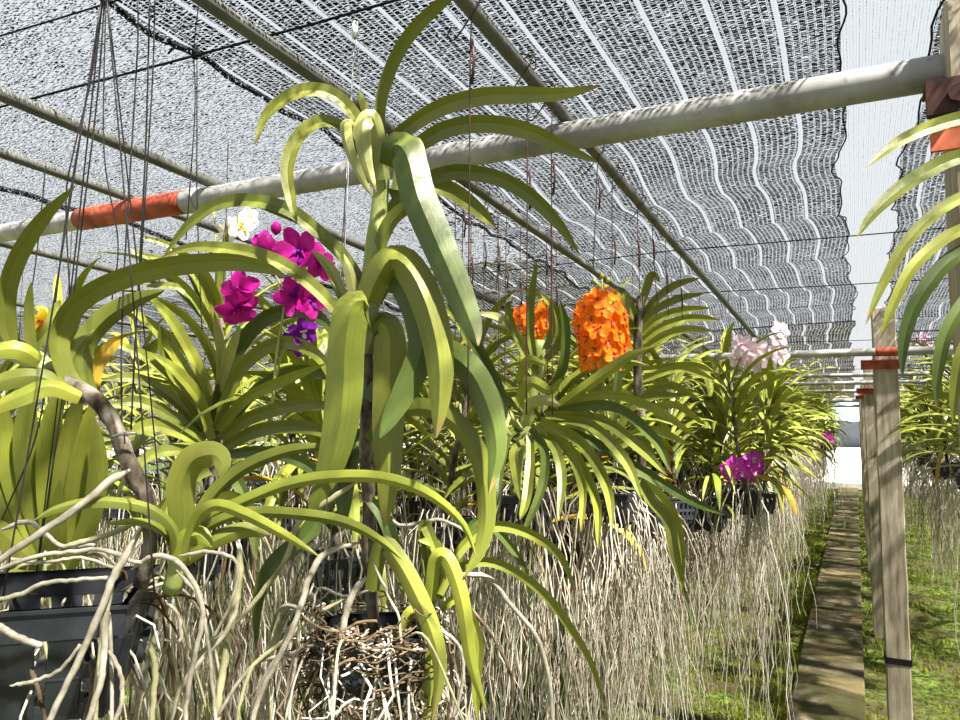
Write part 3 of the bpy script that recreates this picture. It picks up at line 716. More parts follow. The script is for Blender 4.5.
# left arches of the central orchid
L([(366, 310), (362, 285), (345, 258), (323, 236), (290, 210), (250, 200), (215, 205), (185, 228), (164, 256)], 17, .99, 1.0, 'leaf_m', 30, -15)
L([(364, 330), (345, 318), (320, 292), (293, 270), (262, 255), (225, 248), (190, 247), (160, 258)], 17, .98, 1.0, 'leaf_m', 25, -10)
L([(366, 325), (356, 300), (350, 275), (342, 252)], 14, .99, .98, 'leaf_p', 10, see=1)
L([(366, 325), (345, 300), (330, 268), (312, 250)], 14, 1.0, 1.0, 'leaf_p', 15)
# basket, roots, hanger
bm = basket_mb(.125, .08)
o = put('basket', bm.mesh('basket', [M['plastic']], False), pa, loc=V((0, 0, -.06))); o.rotation_euler.z = .6
rr = random.Random(21)
b = MB()
for _ in range(230):   # matted root ball round the basket
    a = rr.uniform(0, 6.283); z = rr.uniform(-.09, .055); q = .075+.03*rr.random(); pts = []
    da = rr.uniform(-1, 1)
    for i in range(9):
        a += da*.22+rr.uniform(-.1, .1); z += rr.uniform(-.012, .009); q = min(.118, max(.06, q+rr.uniform(-.012, .012)))
        pts.append(A0+V((math.cos(a)*q, math.sin(a)*q, z)))
    b.tube(spline(pts, 16), .0012*rr.uniform(.7, 2), .0010, 5, 0 if rr.random() < .28 else 1, cap=False)
o = b.build('root_ball', [M['root'], M['stem_b']], pa); o['kind'] = 'stuff'
b = strands(rr, 60, .085, .35, .8, r=.0016, seg=18, k=5, z0=-.02); b.v = [A0+v for v in b.v]
o = b.build('root_curtain', M['root'], pa); o['kind'] = 'stuff'
RT_ = lambda *a, **k: troot(pa, *a, **k)
RT_([(358, 543), (326, 553), (309, 578), (301, 605), (288, 640), (262, 690), (250, 730)], 7, .98, .9)
RT_([(366, 577), (350, 600), (339, 650), (330, 730)], 7.5, .97, .93)
RT_([(381, 628), (377, 670), (371, 730)], 5, .95, .93)
RT_([(345, 598), (312, 618), (285, 640), (254, 665), (241, 700), (236, 730)], 5, .99, .93, 'root_g')
RT_([(348, 617), (320, 640), (290, 655), (262, 660), (240, 680), (215, 720)], 5, .98, .95, 'root_t')
RT_([(437, 630), (448, 650), (452, 690), (446, 725)], 4, .97, .95, 'stem_b')
RT_([(430, 622), (458, 645), (463, 680), (452, 720)], 4, 1.0, .98, 'root_t')
RT_([(372, 560), (390, 600), (398, 615), (402, 650)], 3, .96, .94, 'root_t')
RT_([(450, 575), (487, 577), (509, 603), (535, 635), (549, 678), (553, 730)], 5.5, 1.02, 1.0, 'root_t')
RT_([(360, 480), (330, 500), (300, 520), (285, 560), (262, 592), (238, 620), (198, 655)], 6, 1.0, .97, 'root_g')
RT_([(362, 500), (400, 525), (440, 520), (480, 540)], 4, 1.02, 1.05)
RT_([(300, 620), (296, 660), (288, 700), (284, 730)], 4, .95, .93)
RT_([(288, 645), (270, 668), (255, 700), (250, 725)], 4, .94, .93)
RT_([(370, 590), (345, 596), (320, 588), (312, 610)], 3, .97, .96)
hub = atD(355, 30, 1.06)
b = MB()
for q in range(4):
    an = q*math.pi/2+.6+math.pi/4; tip = A0+V((math.cos(an)*.092, math.sin(an)*.092, .025))
    b.tube([hub, tip], .0009, .0009, 5)
b.tube([hub, V((hub.x, hub.y, netz(hub.x, hub.y)-.02))], .0009, .0009, 5)
b.build('hanger_wire', M['wire_l'], pa)
b = MB(); b.tube([hub+V((0, 0, -.012)), hub+V((0, 0, .012))], .0045, .0045, 10); b.build('wire_collar', M['bead'], pa)

# ---- left basket with leaning orchid
B0 = atD(46, 622, .88)
pb = thing('hanging_orchid', B0, 'leaning orchid in the large black basket at lower left, its scarred stem bowing left', 'orchid')
bw = basket_mb(.215, .125, .034, 5, .17)
bk = put('basket', bw.mesh('basket', [M['plastic']], False), pb, loc=V((-.004, 0, -.085))); bk.rotation_euler.z = YAW+.28
sp = spline([atD(x, y, d) for x, y, d in ((-20, 335, .92), (10, 350, .91), (50, 375, .90), (90, 395, .88), (112, 420, .87), (124, 450, .86), (136, 480, .86), (148, 500, .86), (150, 545, .87), (140, 585, .88))], 34)
b = MB(); b.tube(sp, .011, .0095, 10, wob=.17); b.build('stem', M['stem_w'], pb)
sp = spline([atD(x, y, .905) for x, y in ((-10, 345), (20, 352), (60, 378), (88, 395))], 14)
b = MB(); b.tube(sp, .016, .011, 10, wob=.06); o = b.build('stem_tip', M['stem_g'], pb); o['label'] = 'green leaf-sheathed tip of the stem'
L = lambda pts, w, *a, **k: tleaf(pb, pts, w, *a, **k)
L([(18, 358), (8, 325), (8, 288), (22, 250), (45, 216), (75, 186)], 22, .9, .84, 'leaf_m', 20, 15)
L([(45, 372), (32, 345), (29, 310), (31, 282)], 12, .9, .88, 'leaf_m', 20)
L([(88, 400), (66, 372), (60, 335), (80, 302), (120, 280), (170, 267), (225, 262), (262, 267), (286, 276)], 28, .89, .86, 'leaf_m', 35, -10, vf=.45)
L([(92, 402), (82, 375), (84, 345), (105, 318), (135, 300), (165, 290)], 26, .91, .92, 'leaf_m', 15, see=1)
L([(80, 400), (70, 375), (76, 350), (95, 330)], 18, .90, .91, 'leaf_m', 10, see=1)
L([(70, 392), (40, 378), (10, 380), (-30, 395)], 24, .88, .84, 'leaf_m', 15, see=1)
L([(80, 398), (50, 388), (20, 398), (-30, 420)], 22, .87, .82, 'leaf_y', 20, see=1)
L([(40, 362), (15, 350), (-20, 355)], 22, .87, .84, 'leaf_y', 15, see=1)
L([(30, 352), (48, 330), (55, 312), (60, 300)], 14, .93, .95, 'leaf_m', 10)
L([(94, 398), (96, 370), (112, 345), (124, 338)], 16, .93, .95, 'leaf_o', 15)
L([(30, 355), (42, 332), (56, 322)], 14, .95, .95, 'leaf_o', 15)
# young growth rising from the basket
L([(176, 560), (173, 530), (150, 510), (118, 503), (85, 503), (55, 510), (33, 521)], 14, .86, .80, 'leaf_m', 20, see=1)
L([(178, 560), (168, 535), (140, 522), (105, 524)], 11, .87, .84, 'leaf_y', 20)
L([(180, 562), (182, 520), (181, 485), (192, 460), (212, 454), (222, 462), (219, 476)], 30, .87, .84, 'leaf_m', 15, see=1, vf=.35)
L([(182, 560), (196, 520), (215, 505), (245, 514), (285, 535), (320, 557)], 15, .86, .80, 'leaf_y', 20, see=1)
L([(184, 558), (205, 520), (245, 500), (290, 483), (340, 476), (390, 479), (432, 496), (463, 524), (476, 556)], 16, .88, .90, 'leaf_y', 25, see=1)
L([(184, 556), (205, 528), (245, 513), (300, 514), (345, 522), (380, 540), (403, 560)], 15, .88, .88, 'leaf_m', 25, see=1)
L([(186, 550), (205, 505), (240, 470), (290, 450), (345, 446)], 19, .89, .93, 'leaf_m', 28, see=1)
L([(180, 560), (170, 535), (160, 515), (168, 495)], 14, .89, .90, 'leaf_m', 20)
L([(182, 562), (215, 540), (245, 530), (270, 535)], 20, .88, .9, 'leaf_m', 10, see=1)
L([(186, 556), (210, 512), (232, 500), (250, 512)], 22, .89, .92, 'leaf_m', 10)
L([(178, 562), (185, 540), (200, 535), (212, 548)], 22, .86, .85, 'leaf_y', 10, see=1)
b = MB(); b.tube(spline([atD(172, 590, .88), atD(178, 560, .87), atD(182, 520, .87)], 8), .012, .008, 8); o = b.build('shoot_base', M['stem_g'], pb)
T_ = lambda *a, **k: troot(pb, *a, **k)
T_([(134, 540), (122, 562), (111, 582), (104, 602), (88, 640), (64, 690), (40, 740)], 8, .76, .72)
T_([(113, 582), (106, 610), (104, 650), (100, 685), (84, 735)], 7.5, .76, .73)
T_([(110, 590), (98, 620), (82, 655)], 4, .76, .75)
T_([(130, 470), (108, 482), (90, 498), (60, 520), (30, 540), (-10, 566)], 8.5, .84, .78)
T_([(-10, 572), (30, 558), (70, 552), (105, 550), (135, 562), (150, 560)], 5, .78, .80)
T_([(130, 570), (152, 557), (175, 560), (195, 585), (203, 615), (196, 650), (188, 690), (184, 730)], 6, .80, .78)
T_([(176, 570), (198, 596), (206, 630), (212, 680), (216, 730)], 4.5, .81, .80)
T_([(-10, 602), (20, 594), (45, 583), (75, 580), (108, 578)], 5, .735, .75)
T_([(-10, 622), (15, 636), (41, 646)], 8, .74, .76, 'root_t')
T_([(10, 686), (38, 680), (62, 668), (80, 645)], 4.5, .74, .75)
T_([(108, 650), (120, 672), (122, 700), (112, 730)], 5, .78, .77)
T_([(240, 548), (237, 590), (228, 640), (220, 690), (216, 730)], 9, .98, .95, 'root_g')
T_([(178, 556), (210, 552), (236, 562), (232, 600), (212, 640)], 4, .82, .84)
T_([(240, 600), (226, 632), (200, 662), (180, 690), (168, 730)], 5.5, .86, .84)
T_([(150, 640), (155, 665), (154, 690), (150, 730)], 7, .84, .84, 'root_g')
T_([(90, 660), (92, 690), (82, 730)], 5, .78, .77, 'stem_b')
T_([(30, 668), (38, 690), (46, 725)], 5, .77, .76, 'stem_b')
T_([(165, 600), (178, 615), (180, 640), (165, 640)], 4, .85, .84)
T_([(0, 530), (30, 522), (60, 545), (95, 545)], 5, .9, .9, 'root_t')
T_([(60, 548), (110, 534), (140, 520)], 6, .9, .9, 'root_g')
T_([(-10, 556), (40, 562), (80, 558), (115, 568)], 4, .82, .82)
b = strands(random.Random(4), 46, .09, .3, .7, r=.0015, seg=18, k=5, z0=-.04); b.v = [B0+v for v in b.v]
o = b.build('root_curtain', M['root'], pb); o['kind'] = 'stuff'
hubb = atD(105, -22, .86); b = MB()
cs = [atD(3, 598, .78), atD(155, 600, .79), atD(36, 576, .98), atD(168, 578, .94)]
for c in cs: b.tube(spline([hubb, hubb.lerp(c, .5)+V((.004, 0, 0)), c], 12), .0010, .0010, 5)
b.tube([hubb, V((hubb.x, hubb.y, netz(hubb.x, hubb.y)-.02))], .0012, .0012, 5)
b.build('hanger_wire', M['wire'], pb)
# stem tie
b = MB(); b.tube(spline([atD(112, 437, .845), atD(122, 434, .84), atD(137, 433, .845)], 8), .0018, .0018, 6); b.build('stem_tie', M['wire_l'], pb)
b = MB(); b.tube(spline([atD(138, -5, .95), atD(137, 60, .94), atD(123, 297, .9), atD(122, 420, .87), atD(127, 436, .85)], 20), .0011, .0011, 5)
b.build('tie_wire', M['wire'], pb)
# more free hanging wires, upper left
for pts, D, m, lab in (([(104, -5), (88, 90), (63, 240), (40, 420), (2, 520)], 1.05, 'wire', 'leftmost dark wire fanning down from the top-left bunch'),
        ([(105, -5), (97, 100), (80, 240), (62, 400), (36, 578)], 1.0, 'wire', 'dark wire of the top-left bunch falling toward the basket rim'),
        ([(103, -5), (92, 75), (74, 150), (66, 200), (70, 300)], 1.15, 'wire', 'dark wire of the top-left bunch ending among yellow blooms'),
        ([(106, -5), (104, 150), (118, 240), (112, 300)], 1.2, 'wire', 'slack dark wire of the top-left bunch kinked over the red sleeve'),
        ([(150, -5), (146, 140), (141, 240), (136, 330), (131, 430)], .93, 'wire', 'dark wire crossing the right part of the red sleeve'),
        ([(155, -5), (153, 70), (147, 170), (140, 280)], 1.1, 'wire', 'rightmost dark wire just left of the looped cable'),
        ([(200, -5), (194, 48), (195, 110), (186, 240)], 1.3, 'wire', 'black looped wire hanging beside the red sleeve end'),
        ([(197, 60), (197, 130), (197, 190), (199, 260), (202, 330)], 1.32, 'wire', 'straight wire hanging in front of the pipe coupling'),
        ([(46, 162), (42, 205), (36, 260), (30, 300)], 1.3, 'wire', 'short dark hook wire left of the tall left leaf')):
    k = len(pts)-1
    b = MB(); b.tube(spline([atD(x, y, D) for x, y in pts], 24), .0012, .0012, 5); tag(b.build('hanging_wire', M[m]), lab, 'wire')
b = MB(); p = atD(195, 52, 1.3); b.tube([p+V((0, 0, -.012)), p+V((0, 0, .012))], .006, .005, 8); p2 = atD(168, 50, 1.3)
b.tube(spline([atD(168, 54, 1.3), atD(174, 48, 1.3), atD(186, 52, 1.3), atD(194, 56, 1.3)], 10), .002, .002, 6)
tag(b.build('wire_knot', M['cord']), 'small black knot where a hanging wire meets the cable and seam', 'knot')

def arcs(par, c0, n, seed, r0=.05, L=(.35, .6)):
    r = random.Random(seed)
    for i in range(n):
        a = r.uniform(0, 6.283); d = V((math.cos(a), math.sin(a), 0)); t = V((-d.y, d.x, 0)); o = r.uniform(.05, .13); Lh = r.uniform(*L); p = c0+d*r0
        pts = [p+V((0, 0, .02)), p+d*o*.5+t*r.uniform(-.02, .02)+V((0, 0, r.uniform(.0, .045))), p+d*o+t*r.uniform(-.03, .03)+V((0, 0, -.06))]
        q = pts[-1]
        for k in range(4):
            q = q+V((r.uniform(-.038, .038), r.uniform(-.038, .038), -Lh/4)); pts.append(q)
        w_ = r.uniform(.0016, .0034)
        b = MB(); b.tube(spline(pts, 30), w_, w_*.7, 7, wob=.08, tap=True); b.build('aerial_root', M[('root_t', 'root_g', 'stem_b')[r.randrange(3)]], par)
arcs(pa, A0+V((0, 0, .0)), 12, 51, .08); arcs(pb, B0+V((.02, 0, .0)), 16, 52, .09)
# ---- purple flowered orchid
D0 = atD(213, 500, 1.5)
pd = thing('hanging_orchid', D0, 'broad-leaved orchid with magenta and purple blooms left of the central orchid', 'orchid')
b = MB(); b.tube(spline([atD(212, 540, 1.5), atD(214, 460, 1.5), atD(214, 380, 1.5)], 12), .012, .009, 8, wob=.1); b.build('stem', M['stem_w'], pd)
L = lambda pts, w, D=1.48, D1=1.4, m='leaf_m', *a, **k: tleaf(pd, pts, w, D, D1, m, *a, **k)
L([(213, 405), (195, 360), (172, 320), (147, 294)], 14, m='leaf_y'); L([(210, 415), (190, 378), (160, 333), (127, 306)], 14, m='leaf_y')
L([(206, 428), (185, 393), (147, 357), (100, 338)], 14, m='leaf_y'); L([(218, 400), (222, 360), (214, 312)], 13, m='leaf_p')
L([(216, 400), (228, 360), (240, 325)], 13, m='leaf_p'); L([(215, 420), (228, 370), (252, 330), (282, 312), (318, 316), (340, 345)], 19, m='leaf_d')
L([(217, 428), (235, 378), (262, 350), (292, 343), (320, 358), (335, 390)], 17, m='leaf_m')
L([(218, 432), (245, 400), (285, 380), (325, 364)], 14, m='leaf_y'); L([(220, 440), (250, 418), (300, 405), (345, 408)], 17, m='leaf_m')
L([(220, 450), (260, 430), (310, 428), (350, 445)], 17, m='leaf_m'); L([(218, 456), (262, 452), (300, 462), (335, 490)], 15, m='leaf_d')
L([(206, 440), (175, 418), (140, 402), (110, 404)], 15, m='leaf_m'); L([(208, 448), (180, 432), (148, 425), (118, 440)], 16, m='leaf_y')
L([(208, 458), (180, 450), (150, 455), (128, 478)], 15, m='leaf_m'); L([(204, 430), (170, 396), (135, 378), (102, 380)], 14, m='leaf_m')
L([(212, 440), (200, 400), (178, 372), (150, 352)], 14, m='leaf_y'); L([(210, 470), (190, 480), (172, 510), (165, 545)], 16, m='leaf_m')
L([(216, 470), (236, 480), (252, 520), (256, 560)], 16, m='leaf_d')
L([(206, 425), (180, 385), (165, 350), (160, 325)], 15, m='leaf_m')
L([(220, 435), (255, 392), (292, 372), (330, 376), (355, 395)], 15, 1.6, 1.55, 'leaf_d')
mm = [blossom_mesh('blossom', .085, M['pet_magenta'], M['pet_magenta'], .0, 1), blossom_mesh('blossom', .085, M['pet_magenta'], M['pet_purple'], .25, 2)]
mp_ = blossom_mesh('blossom', .06, M['pet_purple'], M['pet_white'], .1, 3)
cd = lambda px, py, D: (CAM-atD(px, py, D)).normalized()
def bl(px, py, D, dx=0, dz=0, roll=0, sc=1): return (atD(px, py, D), cd(px, py, D)+RT*dx+V((0, 0, dz)), roll, sc)
spike(pd, [atD(270, 440, 1.46), atD(276, 360, 1.44), atD(284, 300, 1.43), atD(272, 268, 1.43)],
      [bl(240, 290, 1.38, -.5, .3, 2.6), bl(238, 308, 1.38, .3, -1.2, .4), bl(300, 252, 1.4, -.4, .2, .3, 1.1), bl(318, 262, 1.41, .9, .3, 1.2, .95), bl(295, 296, 1.4, -.2, -.1, 2.8, .9), bl(308, 300, 1.41, .6, -.3, .9, .8), bl(262, 244, 1.4, -.6, .4, 1, .7)], mm, .003,
      [(atD(266, 244, 1.39), .018, 'pet_magenta'), (atD(276, 228, 1.42), .011, 'pet_magenta')])
spike(pd, [atD(262, 470, 1.5), atD(272, 400, 1.5), atD(285, 345, 1.48), atD(300, 332, 1.46)], [bl(303, 332, 1.44, .1, .2, .2), bl(296, 342, 1.45, -.8, -.5, 2)], mp_, .003)
o = put('basket', BASKET, pd, loc=V((0, 0, -.14)))
b = strands(random.Random(9), 60, .08, .45, .9); b.v = [D0+V((0, 0, -.05))+v for v in b.v]; o = b.build('root_curtain', M['root'], pd); o['kind'] = 'stuff'
# ---- white flowered orchid behind
W0 = atD(205, 330, 2.0)
pw = thing('hanging_orchid', W0, 'small orchid with white blooms under the pipe coupling', 'orchid')
spike(pw, [atD(215, 380, 2.0), atD(216, 270, 2.0), atD(214, 205, 2.0)], [bl(205, 205, 1.98, -.4, .3, .2), bl(240, 226, 1.97, .3, .1, 1), bl(248, 217, 1.99, .8, .3, .3, .8), bl(228, 232, 1.98, -.5, -.3, 2, .8)], blossom_mesh('blossom', .08, M['pet_white'], M['lip_y'], .1, 5), .004,
      [(atD(217, 195, 1.99), .008, 'leaf_y'), (atD(222, 194, 1.99), .008, 'leaf_y'), (atD(215, 201, 1.99), .008, 'leaf_y'), (atD(222, 203, 1.98), .008, 'leaf_y')])
for pts in ([(215, 330), (222, 270), (228, 225)], [(213, 330), (185, 290), (140, 285)], [(215, 330), (180, 255), (138, 235)], [(215, 330), (160, 268), (130, 248)], [(216, 335), (255, 300), (290, 330)], [(216, 330), (190, 270), (130, 252)]):
    tleaf(pw, pts, 9, 2.0, 1.95, 'leaf_m', 20)
# ---- left background orchid with upright broad leaves
L0 = atD(58, 560, 1.22)
pl = thing('hanging_orchid', L0, 'orchid with upright broad yellow-green leaves behind the large left basket', 'orchid')
L = lambda pts, w, m='leaf_y', D=1.22, D1=1.15, **k: tleaf(pl, pts, w, D, D1, m, see=1, **k)
for pts, m, w in (([(50, 570), (20, 500), (5, 440), (0, 395)], 'leaf_y', 26), ([(54, 570), (34, 500), (26, 440), (30, 380)], 'leaf_m', 28), ([(58, 570), (50, 500), (50, 440), (58, 385)], 'leaf_y', 27),
        ([(60, 575), (62, 500), (70, 440), (80, 390)], 'leaf_m', 26), ([(62, 575), (72, 510), (84, 450), (92, 400)], 'leaf_y', 24), ([(50, 575), (14, 520), (-10, 470), (-30, 420)], 'leaf_m', 28),
        ([(48, 580), (10, 540), (-20, 520)], 'leaf_m', 26), ([(56, 590), (54, 560), (56, 530), (60, 480)], 'leaf_m', 24), ([(64, 575), (90, 520), (98, 470), (96, 420)], 'leaf_m', 22), ([(40, 580), (16, 575), (0, 590)], 'leaf_m', 16)):
    L(pts, w, m, roll=R_.uniform(-10, 25), vf=.3)
b = MB(); b.tube([atD(58, 610, 1.23), atD(58, 560, 1.22)], .012, .010, 8); b.build('stem', M['stem_g'], pl)
b = strands(random.Random(12), 50, .08, .4, .8); b.v = [L0+V((0, 0, -.05))+v for v in b.v]; o = b.build('root_curtain', M['root'], pl); o['kind'] = 'stuff'
ym = blossom_mesh('blossom', .045, M['pet_yellow'], M['lip'], .1, 7)
spike(pl, [atD(50, 470, 1.25), atD(45, 380, 1.26), atD(42, 320, 1.27)], [bl(42, 322, 1.25, -.3, .2), bl(48, 332, 1.26, .3, .2), bl(138, 328, 1.3, 0, .2, 0, .8), bl(136, 345, 1.3, .3, .2, 0, .9)][:2], ym)

arcs(pd, D0+V((0, 0, -.04)), 18, 53, .03); arcs(pl, L0+V((0, 0, -.02)), 12, 54, .03)
# ---- orange flowered orchid right of centre
F0 = atD(522, 455, 1.62)
pf_ = thing('hanging_orchid', F0, 'orchid with twisted pale leaves cascading right, in front of the orange flowers', 'orchid')
b = MB(); b.tube(spline([atD(x, y, 1.62) for x, y in ((515, 500), (518, 460), (525, 425), (536, 380), (541, 340))], 18), .012, .013, 9, wob=.1); b.build('stem', M['stem_g'], pf_)
L = lambda pts, w, m='leaf_m', D=1.6, D1=1.5, **k: tleaf(pf_, pts, w, D, D1, m, **k)
L([(536, 370), (530, 330), (532, 292), (537, 262)], 10); L([(546, 360), (560, 340), (556, 312), (540, 292)], 12)
L([(545, 395), (562, 370), (566, 330), (560, 300)], 12, 'leaf_d'); L([(534, 362), (520, 338), (500, 318), (476, 313)], 10, 'leaf_p')
L([(538, 375), (520, 345), (508, 310), (512, 300)], 9, 'leaf_m'); L([(545, 350), (552, 330), (550, 300)], 9, 'leaf_m')
L([(528, 400), (522, 375), (530, 360), (546, 365)], 13, 'leaf_y', see=1); L([(530, 415), (522, 395), (532, 382), (550, 390), (562, 378)], 14, 'leaf_y', see=1)
L([(528, 425), (530, 405), (545, 400), (560, 405)], 14, 'leaf_p', see=1); L([(520, 430), (508, 415), (504, 428), (512, 436)], 12, 'leaf_p', see=1)
L([(556, 408), (578, 392), (606, 372), (628, 357), (652, 347)], 14, 'leaf_y', see=1)
cas = [([(525, 440), (514, 452), (516, 475), (520, 500)], 13), ([(530, 428), (544, 450), (541, 490), (516, 548)], 13), ([(535, 425), (566, 448), (582, 485), (581, 532)], 13),
       ([(540, 420), (580, 442), (606, 485), (613, 528)], 14), ([(545, 415), (600, 420), (640, 448), (668, 476)], 13), ([(550, 412), (610, 406), (652, 436), (672, 474)], 13),
       ([(552, 405), (612, 395), (660, 412), (700, 440)], 12), ([(540, 430), (556, 450), (562, 480), (558, 520)], 12), ([(530, 435), (530, 465), (526, 500), (520, 520)], 12),
       ([(545, 425), (590, 440), (640, 470), (690, 500), (725, 515)], 12), ([(548, 430), (575, 455), (596, 500), (598, 548)], 13), ([(520, 432), (500, 440), (488, 465), (482, 500)], 12),
       ([(550, 418), (590, 425), (625, 460), (642, 500)], 13), ([(522, 428), (508, 436), (500, 470), (498, 505)], 11)]
for i, (pts, w) in enumerate(cas): L(pts, w, ('leaf_m', 'leaf_d', 'leaf_y', 'leaf_m')[i % 4], 1.6, 1.45, roll=R_.uniform(5, 35))
L([(640, 480), (652, 500), (668, 520), (674, 550), (686, 600)], 15, 'leaf_m', 1.8, 1.75); L([(645, 480), (668, 505), (680, 540), (682, 598)], 12, 'leaf_y', 1.8, 1.75)
put('basket', BASKET, pf_, loc=V((.0, 0, -.16)))
b = strands(random.Random(31), 70, .09, .5, 1.0); b.v = [F0+V((0, 0, -.1))+v for v in b.v]; o = b.build('root_curtain', M['root'], pf_); o['kind'] = 'stuff'
om = [blossom_mesh('blossom', .060, M['pet_orange'], M['lip'], c, 10+i) for i, c in enumerate((0, .12, .05))]
O0 = atD(612, 470, 1.9)
po = thing('hanging_orchid', O0, 'orchid bearing the large bright orange flower spike', 'orchid')
def cluster(px, py, D, hw, hh, n, seed):
    r = random.Random(seed); out = []
    for i in range(n):
        t = (i+.5)/n; a = i*2.39996; h = hh*(1-2*t); rad = hw*(1-.25*abs(2*t-1)**3)*(.9+.2*r.random())
        if t < .12: rad *= .75
        c = atD(px, py, D); d = V((math.cos(a), math.sin(a), 0))
        out.append((c+d*rad+V((0, 0, h)), d+V((0, 0, .05+r.uniform(-.15, .2))), r.uniform(-.3, .3), r.uniform(.85, 1.15)))
    return out
spike(po, [atD(612, 440, 1.9), atD(604, 390, 1.88), atD(602, 330, 1.86), atD(602, 276, 1.86)], cluster(601, 329, 1.86, .058, .084, 44, 1), om, .004,
      [(atD(602, 276, 1.86), .006, 'leaf_y'), (atD(594, 281, 1.86), .006, 'leaf_y'), (atD(608, 280, 1.86), .006, 'leaf_y'), (atD(599, 286, 1.85), .006, 'leaf_y'), (atD(606, 288, 1.85), .007, 'pet_yellow')])
for pts, m in (([(612, 440), (622, 340), (626, 300), (618, 286)], 'leaf_d'), ([(612, 440), (640, 400), (690, 395)], 'leaf_m'), ([(612, 440), (590, 400), (560, 410)], 'leaf_m'), ([(612, 445), (580, 420), (600, 380), (590, 370)], 'leaf_m'), ([(612, 445), (650, 430), (690, 445)], 'leaf_y'), ([(612, 450), (640, 440), (660, 470)], 'leaf_m'), ([(612, 440), (560, 430), (520, 460)], 'leaf_y')):
    tleaf(po, pts, 11, 1.92, 1.9, m, 20)
b = strands(random.Random(32), 60, .09, .5, 1.0); b.v = [O0+V((0, 0, -.08))+v for v in b.v]; o = b.build('root_curtain', M['root'], po); o['kind'] = 'stuff'
put('basket', BASKET, po, loc=V((0, 0, -.13)))
Q0 = atD(530, 420, 2.3)
pq = thing('hanging_orchid', Q0, 'orchid with the smaller orange spike half hidden behind upright leaves', 'orchid')
spike(pq, [atD(530, 420, 2.3), atD(530, 320, 2.3), atD(528, 296, 2.3)], cluster(531, 322, 2.3, .05, .046, 24, 2), om, .004)
for pts in ([(530, 420), (500, 380), (470, 390)], [(530, 420), (570, 380), (600, 400)], [(530, 420), (510, 400), (480, 420)]): tleaf(pq, pts, 9, 2.3, 2.3, 'leaf_m', 20)
# ---- fan leaved orchid right of the orange spike
G0 = atD(640, 500, 2.15)
pg = thing('hanging_orchid', G0, 'upright orchid with five comb-like leaves sweeping right, beside the orange spike', 'orchid')
b = MB(); b.tube(spline([atD(x, y, 2.15) for x, y in ((642, 500), (641, 440), (638, 380), (638, 330), (641, 296))], 20), .016, .012, 9, wob=.15); b.build('stem', M['stem_w'], pg)
for pts, m in (([(641, 320), (655, 300), (675, 285), (700, 278)], 'leaf_m'), ([(641, 328), (655, 310), (680, 298), (703, 294)], 'leaf_m'), ([(642, 335), (656, 320), (682, 310), (711, 308)], 'leaf_y'), ([(642, 342), (660, 328), (690, 318), (721, 320)], 'leaf_y'), ([(643, 350), (660, 338), (686, 329), (714, 331)], 'leaf_y'),
        ([(640, 310), (646, 290), (652, 275), (660, 282)], 'leaf_m'), ([(638, 325), (628, 300), (612, 288)], 'leaf_m'), ([(638, 340), (625, 318), (608, 312)], 'leaf_d'), ([(642, 380), (680, 368), (715, 380)], 'leaf_y'), ([(642, 395), (670, 385), (700, 400)], 'leaf_m'), ([(642, 410), (675, 405), (705, 425)], 'leaf_y'), ([(640, 400), (610, 390), (580, 405)], 'leaf_m'), ([(643, 370), (690, 366), (714, 372)], 'leaf_y')):
    tleaf(pg, pts, 10, 2.15, 2.1, m, R_.uniform(0, 30))
b = strands(random.Random(33), 60, .09, .5, 1.0); b.v = [G0+V((0, 0, -.08))+v for v in b.v]; o = b.build('root_curtain', M['root'], pg); o['kind'] = 'stuff'
put('basket', BASKET, pg, loc=V((0, 0, -.1)))
# ---- right foreground orchid
E0 = atD(1110, 330, .8)
pe = thing('hanging_orchid', E0, 'orchid at the right frame edge with long arching leaves in front of the post', 'orchid')
for pts, w, m, s in (([(1105, 190), (1030, 115), (965, 117), (905, 138), (866, 167)], 17, 'leaf_m', -1), ([(1105, 210), (1040, 150), (965, 155), (915, 178), (878, 208), (857, 237)], 19, 'leaf_m', -1),
        ([(1106, 230), (1045, 185), (965, 196), (915, 232), (885, 280), (866, 324)], 15, 'leaf_m', -1), ([(1107, 245), (1050, 212), (965, 228), (917, 262), (893, 305), (880, 339)], 15, 'leaf_y', -1),
        ([(1107, 260), (1055, 232), (965, 250), (923, 292), (905, 335), (902, 378)], 19, 'leaf_d', -1), ([(1108, 280), (1060, 262), (985, 285), (950, 325), (938, 370), (937, 408)], 17, 'leaf_d', -1),
        ([(1108, 290), (1060, 275), (995, 310), (964, 350), (955, 390), (953, 424)], 16, 'leaf_m', -1), ([(1108, 300), (1060, 290), (1010, 330), (985, 380), (975, 430)], 16, 'leaf_d', -1)):
    tleaf(pe, pts, w, .84, .80, m, 22, 0, s, vf=.45)
b = MB(); b.tube(spline([atD(1112, 420, .84), atD(1108, 300, .84), atD(1104, 180, .84)], 12), .011, .009, 8); b.build('stem', M['stem_g'], pe)

